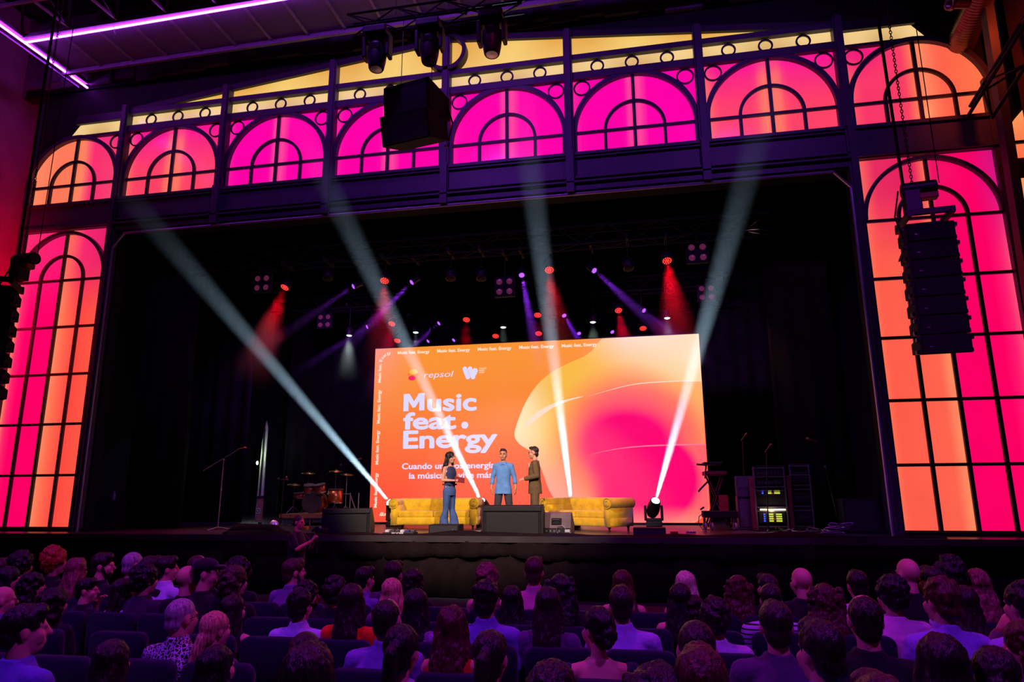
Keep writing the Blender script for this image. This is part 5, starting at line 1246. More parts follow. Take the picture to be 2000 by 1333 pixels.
# ------------------------------------------------------------------ the three people on stage and the photographer
def face_parts(p, mtx, browc, lipc=(150, 80, 70)):
    for sx in (-1, 1):
        e = MB().ell((sx * .031, -.0805, .004), (.0125, .006, .006), 10, 8); xf(e, 0, mtx); e.build('eye', M.setdefault('eye', mat('eye_dark', (30, 22, 20), .2, 0, 0)), p, True)
        b = MB(); chain(b, [(sx * .016, -.0885, .023), (sx * .034, -.0885, .028), (sx * .050, -.080, .022)], [.0042, .0045, .003], 8); xf(b, 0, mtx); b.build('eyebrow', browc, p, True)
    l = MB(); cap(l, (-.02, -.0885, -.057), (.02, -.0885, -.057), .0055, .0055, 8); xf(l, 0, mtx); l.build('lips', mat('lips', lipc, .5, 0, .05), p, True)
def shoe(mb, ank, fwd, L_=.25):
    ank = Vector(ank); fwd = Vector(fwd).normalized(); z0 = Vector((ank.x, ank.y, .0)); b = z0 - fwd * .06 + Vector((0, 0, .042)); e = z0 + fwd * (L_ - .1) + Vector((0, 0, .036))
    cap(mb, b, z0 + fwd * .05 + Vector((0, 0, .045)), .042, .045); cap(mb, z0 + fwd * .05 + Vector((0, 0, .04)), e, .045, .036)
    for i in range(len(mb.v)):
        if mb.v[i][2] < 0.0: mb.v[i] = (mb.v[i][0], mb.v[i][1], 0.0)
def stander(label, loc, rz, H, hips, knees, anks, shs, elbs, wris, hands_, hmtx, style, hcol, skinm, fem=False, lean=0.0, top=None, bottom=None, shoes=(24, 20, 20), eyes=True, lipc=(150, 80, 70)):
    s = H / 1.75; name = 'person'
    bd = MB(); torso(bd, [(.82, 0, 0, .13, .09), (.92, 0, 0, .15, .10), (1.05, 0, -.005, .125, .088), (1.2, 0, -.01, .145, .10), (1.33, 0, -.005, .155, .10), (1.40, 0, .0, .13, .08), (1.47, 0, .01, .07, .06)])
    head(bd, hmtx, fem); hc = hmtx @ Vector((0, .02, -.06)); cap(bd, hc, (0, .012, 1.45), .050 if not fem else .043, .056 if not fem else .047)
    for i in (0, 1):
        chain(bd, [hips[i], knees[i], anks[i]], [.082, .055, .038]); chain(bd, [shs[i], elbs[i], wris[i]], [.045, .038, .026]); cap(bd, (0, .012, 1.44), shs[i], .048, .046); hand(bd, *hands_[i])
        bd.ell((anks[i][0], anks[i][1] - .05, .04), (.035, .1, .035))
    me = remeshed(bd, 'person', .0065, 2); p = link(name, me, skinm); tag(p, label, 'person'); p.location = loc; p.rotation_euler = (0, 0, rz); p.scale = (s, s, s)
    hm = hair_parts(*style); hm.transform(hmtx); link('hair', hm, HAIR[hcol], p)
    if eyes: face_parts(p, hmtx, HAIR[hcol], lipc)
    t = MB(); top(t); tm = remeshed(t, 'top', .009, 2, (.004, 9, 2, 1)); 
    b = MB(); bottom(b); bm_ = remeshed(b, 'trousers', .009, 2, (.004, 11, 4, .6))
    sh_ = MB(); shoe(sh_, anks[0], (-.25 if anks[0][0] < 0 else .25, -1, 0)); link('shoe', remeshed(sh_, 'shoe', .008, 1), cloth(shoes), p)
    sh_ = MB(); shoe(sh_, anks[1], (-.25 if anks[1][0] < 0 else .25, -1, 0)); link('shoe', remeshed(sh_, 'shoe', .008, 1), cloth(shoes), p)
    return p, tm, bm_
# the man in the blue shirt, facing the seats
hips = [(-.085, 0, .90), (.085, 0, .90)]; knees = [(-.135, -.02, .49), (.14, -.02, .49)]; anks = [(-.19, .01, .085), (.20, .01, .085)]
shs = [(-.172, .005, 1.395), (.172, .005, 1.395)]; elbs = [(-.238, .03, 1.15), (.243, .03, 1.15)]; wris = [(-.262, -.02, .92), (.272, -.02, .92)]
hds = [((-.262, -.02, .92), (-.02, -.08, -1), (-1, -.2, 0), .35, 1), ((.272, -.02, .92), (.02, -.08, -1), (1, -.2, 0), .35, -1)]
def top_m(t):
    torso(t, [(.79, 0, 0, .192, .135), (.92, 0, 0, .182, .13), (1.05, 0, -.005, .156, .115), (1.2, 0, -.01, .164, .118), (1.33, 0, -.005, .166, .113), (1.40, 0, .0, .14, .095), (1.48, 0, .012, .074, .068)])
    for i in (0, 1):
        chain(t, [shs[i], elbs[i]], [.060, .050]); cap(t, (0, .012, 1.44), shs[i], .055, .064); e = Vector(elbs[i]); w_ = Vector(wris[i]); cap(t, e, e + (w_ - e) * .45, .050, .046); cap(t, e + (w_ - e) * .38, e + (w_ - e) * .50, .053, .053)
def bot_m(b):
    torso(b, [(.80, 0, 0, .158, .108), (.90, 0, 0, .155, .108), (.97, 0, 0, .145, .10)])
    for i in (0, 1): chain(b, [hips[i], knees[i], (anks[i][0], anks[i][1], .11)], [.098, .076, .062])
P_, tm, bm_ = stander('man in a light blue shirt with rolled sleeves standing between the sofas, facing the seats', (1.19, .88, 0), radians(6), 1.80, hips, knees, anks, shs, elbs, wris, hds, T3((0, -.015, 1.642), radians(-4)) @ Matrix.Scale(1.08, 4), ('shortback', 3), 'brown', M['skinwarm'], top=top_m, bottom=bot_m)
M['denimblue'] = mat('light_blue_denim', (96, 150, 205), .8, 0, .12, 12, .3, 40, spec=.2)
so = link('shirt', tm, 'denimblue', P_); link('trousers', bm_, mat('charcoal_trousers', (58, 56, 62), .85, 0, .15, 8, .2, 40), P_)
b = MB()
for z in (1.40, 1.30, 1.2, 1.1, 1.0, .9): b.lathe([(.007, 0), (.006, .006), (.001, .006)], (0, -.128 if z < 1.35 else -.108, z), (0, -1, 0), 8)
b.build('button', 'lip', so)['kind'] = 'stuff'
for sx in (-1, 1): MB().add([(0, -.10, 1.44), (sx * .05, -.105, 1.415), (sx * .075, -.05, 1.475), (sx * .055, -.045, 1.50), (sx * .02, -.075, 1.47), (0, -.092, 1.432), (sx * .048, -.097, 1.408), (sx * .07, -.045, 1.465)], [(0, 1, 2, 3, 4), (5, 7, 6), (0, 5, 6, 1), (1, 6, 7, 2)]).build('collar', 'denimblue', so)
# the man in the olive suit, in profile, hands open in front of him
hips = [(-.085, 0, .90), (.085, 0, .90)]; knees = [(-.10, -.03, .49), (.10, -.0, .49)]; anks = [(-.11, -.03, .085), (.11, .06, .085)]
shs = [(-.172, .0, 1.395), (.172, .0, 1.395)]; elbs = [(-.235, .06, 1.15), (.235, .04, 1.15)]; wris = [(-.14, -.20, 1.10), (.16, -.21, 1.09)]
hds = [((-.14, -.20, 1.10), (.15, -1, -.15), (-.5, -.1, .8), .22, 1), ((.16, -.21, 1.09), (-.15, -1, -.2), (.5, -.1, .8), .25, -1)]
def top_s(t):
    torso(t, [(.78, 0, .0, .175, .15), (.92, 0, 0, .17, .14), (1.05, 0, -.005, .165, .128), (1.2, 0, -.01, .18, .13), (1.33, 0, -.005, .18, .122), (1.40, 0, .005, .15, .10), (1.475, 0, .02, .076, .072)])
    for i in (0, 1): e = Vector(elbs[i]); w_ = Vector(wris[i]); chain(t, [shs[i], e, e + (w_ - e) * .92], [.068, .062, .048]); cap(t, (0, .015, 1.44), shs[i], .058, .066)
def bot_s(b):
    torso(b, [(.80, 0, 0, .16, .115), (.90, 0, 0, .16, .115), (.97, 0, 0, .15, .105)])
    for i in (0, 1): chain(b, [hips[i], knees[i], (anks[i][0], anks[i][1], .10)], [.10, .075, .062])
P_, tm, bm_ = stander('man in an olive suit in profile talking with open hands, by the angled sofa', (1.93, .80, 0), radians(-80), 1.83, hips, knees, anks, shs, elbs, wris, hds, T3((0, -.03, 1.642), radians(-4), radians(3)) @ Matrix.Scale(1.08, 4), ('shortback', 5), 'darkbrown', M['skin'], top=top_s, bottom=bot_s)
M['olive'] = mat('olive_suiting', (104, 88, 58), .85, 0, .12, 8, .25, 40, spec=.2)
jk = link('jacket', tm, 'olive', P_); link('trousers', bm_, 'olive', P_); eyewear(P_, (0, -.03, 1.635), radians(-4))
MB().box((0, -.118, 1.36), (.10, .02, .13), Matrix.Rotation(radians(12), 3, 'X')).build('shirt_front', cloth((200, 190, 190)), P_)
for sx in (-1, 1): MB().add([(sx * .015, -.142, 1.1), (sx * .075, -.138, 1.30), (sx * .085, -.06, 1.46), (sx * .04, -.08, 1.45), (sx * .015, -.128, 1.1), (sx * .075, -.124, 1.30)], [(0, 1, 2, 3), (0, 4, 5, 1)]).build('lapel', 'olive', jk)
# the woman in denim, looking to the men
hips = [(-.08, 0, .90), (.08, 0, .90)]; knees = [(-.09, .02, .49), (.085, .0, .49)]; anks = [(-.085, .08, .085), (.085, -.06, .085)]
shs = [(-.150, .01, 1.40), (.150, .01, 1.40)]; elbs = [(-.20, .03, 1.14), (.20, .03, 1.14)]; wris = [(-.08, -.18, 1.13), (.10, -.18, 1.11)]
hds = [((-.08, -.18, 1.13), (.25, -1, .1), (-.6, -.1, .8), .75, 1), ((.10, -.18, 1.11), (-.35, -1, .12), (.7, -.1, -.7), .6, -1)]
def top_w(t):
    torso(t, [(.98, 0, 0, .128, .10), (1.05, 0, -.005, .13, .10), (1.2, 0, -.014, .142, .118), (1.3, 0, -.016, .152, .122), (1.40, 0, .0, .135, .09), (1.455, 0, .012, .09, .066)])
def bot_w(b):
    torso(b, [(.80, 0, 0, .155, .115), (.90, 0, 0, .158, .118), (1.0, 0, 0, .132, .10), (1.06, 0, 0, .128, .098)])
    for i in (0, 1): chain(b, [hips[i], knees[i]], [.096, .068]); b.tube([knees[i], (anks[i][0] * 1.02, anks[i][1], .3), (anks[i][0] * 1.1, anks[i][1] - .02, .02)], [.066, .09, .135], 16)
P_, tm, bm_ = stander('woman with long dark hair in navy top and flared jeans holding a red card', (.06, .42, 0), radians(62), 1.72, hips, knees, anks, shs, elbs, wris, hds, T3((0, -.02, 1.642), radians(6)) @ Matrix.Scale(1.08, 4), ('wavy', 9), 'black', M['skin'], True, top=top_w, bottom=bot_w, lipc=(170, 60, 60))
link('top', tm, mat('navy_denim_top', (38, 50, 86), .8, 0, .15, 12, .2, 40), P_); link('jeans', bm_, mat('washed_blue_jeans', (62, 92, 142), .85, 0, .3, 2.2, .25, 40), P_)
MB().box((0, 0, 1.045), (.262, .205, .035)).build('belt', cloth((46, 60, 98)), P_)
cd = tag(MB().box((0, 0, 0), (.22, .15, .014), Matrix.Rotation(radians(14), 3, 'Y')).build('cue_card', mat('dark_red_card', (130, 40, 36), .5, 0, .1), None, bevel=.003), 'dark red cue card held in both hands by the woman in denim', 'card')
cd.location = Matrix.Translation(P_.location) @ Matrix.Rotation(radians(62), 4, 'Z') @ Vector((.015, -.292, 1.125)); cd.rotation_euler = (radians(48), 0, radians(14))
# the photographer in the pit
q = at_y(583, 1008, -3.5)
hips = [(-.085, 0, .90), (.085, 0, .90)]; knees = [(-.10, -.02, .49), (.10, -.02, .49)]; anks = [(-.12, 0, .085), (.12, .0, .085)]
shs = [(-.172, .0, 1.395), (.172, .0, 1.395)]; elbs = [(-.22, -.15, 1.20), (.21, -.14, 1.19)]; wris = [(-.06, -.34, 1.33), (.07, -.33, 1.43)]
hds = [((-.06, -.34, 1.33), (.15, -.5, .75), (-.6, .2, .5), .9, 1), ((.07, -.33, 1.43), (-.2, -.7, .5), (.6, .2, .6), .8, -1)]
def top_p(t):
    torso(t, [(.88, 0, 0, .175, .13), (1.05, 0, -.005, .165, .125), (1.2, 0, -.01, .18, .128), (1.33, 0, -.005, .18, .12), (1.40, 0, .0, .15, .096), (1.48, 0, .012, .074, .068)])
    for i in (0, 1): s_ = Vector(shs[i]); cap(t, s_, s_ + (Vector(elbs[i]) - s_) * .75, .068, .066); cap(t, (0, .012, 1.44), s_, .056, .066)
P_, tm, bm_ = stander('photographer in a black tee raising a camera in front of the stage', (q.x, -3.5, FL), radians(84), q.z - FL, hips, knees, anks, shs, elbs, wris, hds, T3((0, -.02, 1.635), 0, radians(4)), ('crop', 8), 'darkbrown', M['skinwarm'], top=top_p, bottom=bot_s)
link('t_shirt', tm, cloth((22, 20, 24)), P_); link('trousers', bm_, cloth((26, 24, 28)), P_)
MB().tube([(-.03 + .02 * sin(z * 9), .128, 1.0 + z) for z in (0, .05, .1, .15, .2)], .008, 5).build('back_print', 'lip', P_)
vc = thing('video_camera', 'small black camera on a handheld grip held up by the photographer', 'camera', (0, 0, 0))
Wm = Matrix.Translation(P_.location) @ Matrix.Rotation(radians(84), 4, 'Z') @ Matrix.Scale(P_.scale.x, 4)
vc.location = Wm @ Vector((.0, -.43, 1.44)); vc.rotation_euler = (0, 0, radians(84))
MB().box((0, -.0, .06), (.07, .11, .075)).box((0, .03, .11), (.045, .06, .03)).build('body', 'blackplastic', vc, bevel=.008); MB().lathe([(.034, 0), (.034, .07), (.04, .08), (.03, .085), (.001, .07)], (0, -.055, .06), (0, -1, 0), 16).build('lens_barrel', 'black', vc, True)
MB().tube([(0, .02, .02), (.05, .03, -.02), (.05, .03, -.1), (0, .03, -.13), (0, .02, -.32)], .016, 8).build('grip', 'blackmetal', vc); MB().box((.0, .09, .07), (.08, .012, .05)).build('monitor', 'black', vc)
lamp('red_pit_lamp', 'SPOT', (q.x + 2.5, -2.4, 3.5), 240, (1, .03, .08), (q.x, -3.5, .2), .1, 30, .7)
# ------------------------------------------------------------------ the audience: seats and seated people
M['seatcloth'] = mat('dark_blue_seat_cloth', (30, 27, 50), .9, 0, .2, 9, .3, 80, spec=.12, sheen=.15)
M['seatshell'] = mat('seat_shell', (22, 20, 26), .6, 0, .15)
def seat_meshes():
    W_ = .235; b = MB(); rows = []
    def outline(w_, z0, z1, r_):
        p = [(-w_, z0), (w_, z0)]
        for k in range(6): a = k / 5 * pi / 2; p.append((w_ - r_ + r_ * cos(a), z1 - r_ + r_ * sin(a)))
        for k in range(6): a = pi / 2 + k / 5 * pi / 2; p.append((-w_ + r_ + r_ * cos(a), z1 - r_ + r_ * sin(a)))
        return p
    # local: person faces -y, seat back rises at +y
    lean = .10
    for y, sh, sz in ((.075, .012, .012), (.085, .0, .0), (.12, -.004, .0), (.145, .0, .0), (.155, .014, .014)):
        rows.append([(x, y + lean * max(0, z) * .6, z) for x, z in outline(W_ - sh, -.02, .535 - sz, .065)])
    b.loft(rows); back = b.mesh('backrest', True)
    c = MB().box((0, -.16, -.055), (.45, .44, .10)); cush = c.mesh('seat_cushion')
    a = MB().box((0, -.12, .17), (.05, .34, .045)).box((0, -.02, -.18), (.045, .16, .54)).box((0, -.02, -.435), (.06, .26, .03)); arm = a.mesh('armrest')
    return back, cush, arm
SB, SC, SA = seat_meshes()
def seat(x, Y, label, group):
    r = thing('theatre_seat', label, 'seat', (x, Y, floor_z(Y) + .45), pi, group)
    link('backrest', SB, 'seatcloth', r); c = link('seat_cushion', SC, 'seatcloth', r, .03)
    for sx in (-1, 1):
        if sx > 0 or True: o = link('armrest', SA, 'seatshell', r); o.location.x = sx * .262
    return r
CACHE = {}
def seated_body(fem, hyaw, pose):
    k = ('b', fem, hyaw, pose)
    if k in CACHE: return CACHE[k]
    w_ = .155 if fem else .18; b = MB()
    torso(b, [(-.0, 0, 0, .16, .11), (.1, 0, .005, .15, .105), (.22, 0, .012, .13, .095), (.36, 0, .015, .145, .10), (.48, 0, .015, .15 if not fem else .135, .095), (.545, 0, .015, .12, .07), (.60, 0, .012, .065, .055)])
    hm = T3((0, -.012, .742), radians(-hyaw)); head(b, hm, fem); cap(b, (0, .012, .69), (0, .018, .575), .050 if not fem else .042, .058 if not fem else .047)
    for i, sx in enumerate((-1, 1)):
        sh = (sx * w_, .015, .525); el = (sx * (w_ + .055), -.03, .25); wr = (sx * .11, -.27, .20)
        if pose == 'chin' and sx > 0: el = (sx * (w_ + .02), -.22, .28); wr = (sx * .05, -.155, .60)
        if pose == 'phone' and sx > 0: wr = (sx * .10, -.30, .33)
        chain(b, [sh, el, wr], [.047, .038, .026]); cap(b, (0, .015, .56), sh, .045, .046)
        d = (Vector(wr) - Vector(el)).normalized(); hand(b, wr, d + Vector((-sx * .3, -.2, 0)), (sx * .3, .1, 1), .6, -sx)
        chain(b, [(sx * .09, -.02, .05), (sx * .11, -.43, .055), (sx * .11, -.40, -.38)], [.078, .056, .04]); cap(b, (sx * .11, -.40, -.40), (sx * .12, -.52, -.415), .038, .033)
    CACHE[k] = remeshed(b, 'person', .0095, 2); return CACHE[k]
def seated_top(fem, kind, pose):
    k = ('t', fem, kind, pose)
    if k in CACHE: return CACHE[k]
    w_ = .155 if fem else .18; f = 0 if not fem else -.012; b = MB(); n = .605 if kind != 'vest' else .55
    r = [(-.02, 0, 0, .18 + f, .13), (.1, 0, .005, .17 + f, .124), (.22, 0, .012, .152 + f, .115), (.36, 0, .015, .165 + f, .119), (.48, 0, .015, .168 + f, .112), (.545, 0, .015, .135 + f, .084)]
    if kind == 'backless': r = [(-.02, 0, 0, .17, .13), (.1, 0, .005, .155, .12), (.2, 0, .012, .142, .11), (.25, 0, .013, .14, .108)]
    elif kind != 'vest': r += [(.60, 0, .014, .08, .07), (.625, 0, .016, .066, .066)]
    torso(b, r)
    for sx in (-1, 1):
        sh = Vector((sx * w_, .015, .525)); el = Vector((sx * (w_ + .055), -.03, .25)); wr = Vector((sx * .11, -.27, .20))
        if pose == 'chin' and sx > 0: el = Vector((sx * (w_ + .02), -.22, .28)); wr = Vector((sx * .05, -.155, .60))
        if pose == 'phone' and sx > 0: wr = Vector((sx * .10, -.30, .33))
        if kind == 'backless': chain(b, [sh + Vector((sx * .025, 0, .0)), sh.lerp(el, .55)], [.058, .06]); continue
        if kind == 'vest': cap(b, (sx * .05, .015, .585), (sx * (w_ - .04), .015, .50), .05, .06); continue
        cap(b, (0, .015, .555), sh, .058, .062)
        if kind == 'tee': cap(b, sh, sh.lerp(el, .6), .064, .062)
        else: chain(b, [sh, el, el.lerp(wr, .9)], [.062, .054, .04])
    if kind == 'shirt': b.lathe([(.056, .0), (.068, .0), (.066, .055), (.056, .055)], (0, .016, .592), (0, .05, 1), 20)
    CACHE[k] = remeshed(b, 'top', .010, 3, (.006, 8, hash(kind) % 7, .8) if False else (.006, 8, len(kind), .8)); return CACHE[k]
def seated_legs():
    if 'legs' in CACHE: return CACHE['legs']
    b = MB(); torso(b, [(-.02, 0, 0, .165, .115), (.08, 0, 0, .165, .118), (.12, 0, 0, .15, .11)])
    for sx in (-1, 1): chain(b, [(sx * .09, -.02, .06), (sx * .11, -.43, .06), (sx * .11, -.40, -.33)], [.088, .068, .055])
    CACHE['legs'] = remeshed(b, 'trousers', .014, 2); return CACHE['legs']
HW = dict(short=.185, crop=.175, tousled=.205, curly=.235, afro=.265, long=.215, wavy=.235, curlylong=.26, bob=.225, ponytail=.185, updo=.19, topbun=.185, fringe=.185, bald=.172, receding=.18, lowpony=.19, cap=.19, shortback=.18)
ROWS = [-7.9, -8.73, -9.56, -10.39, -11.22, -12.05]
SEATED = []
DEN = (150, 150, 205); WHT = (205, 200, 215); BLK = (20, 19, 24); NAV = (36, 40, 72)
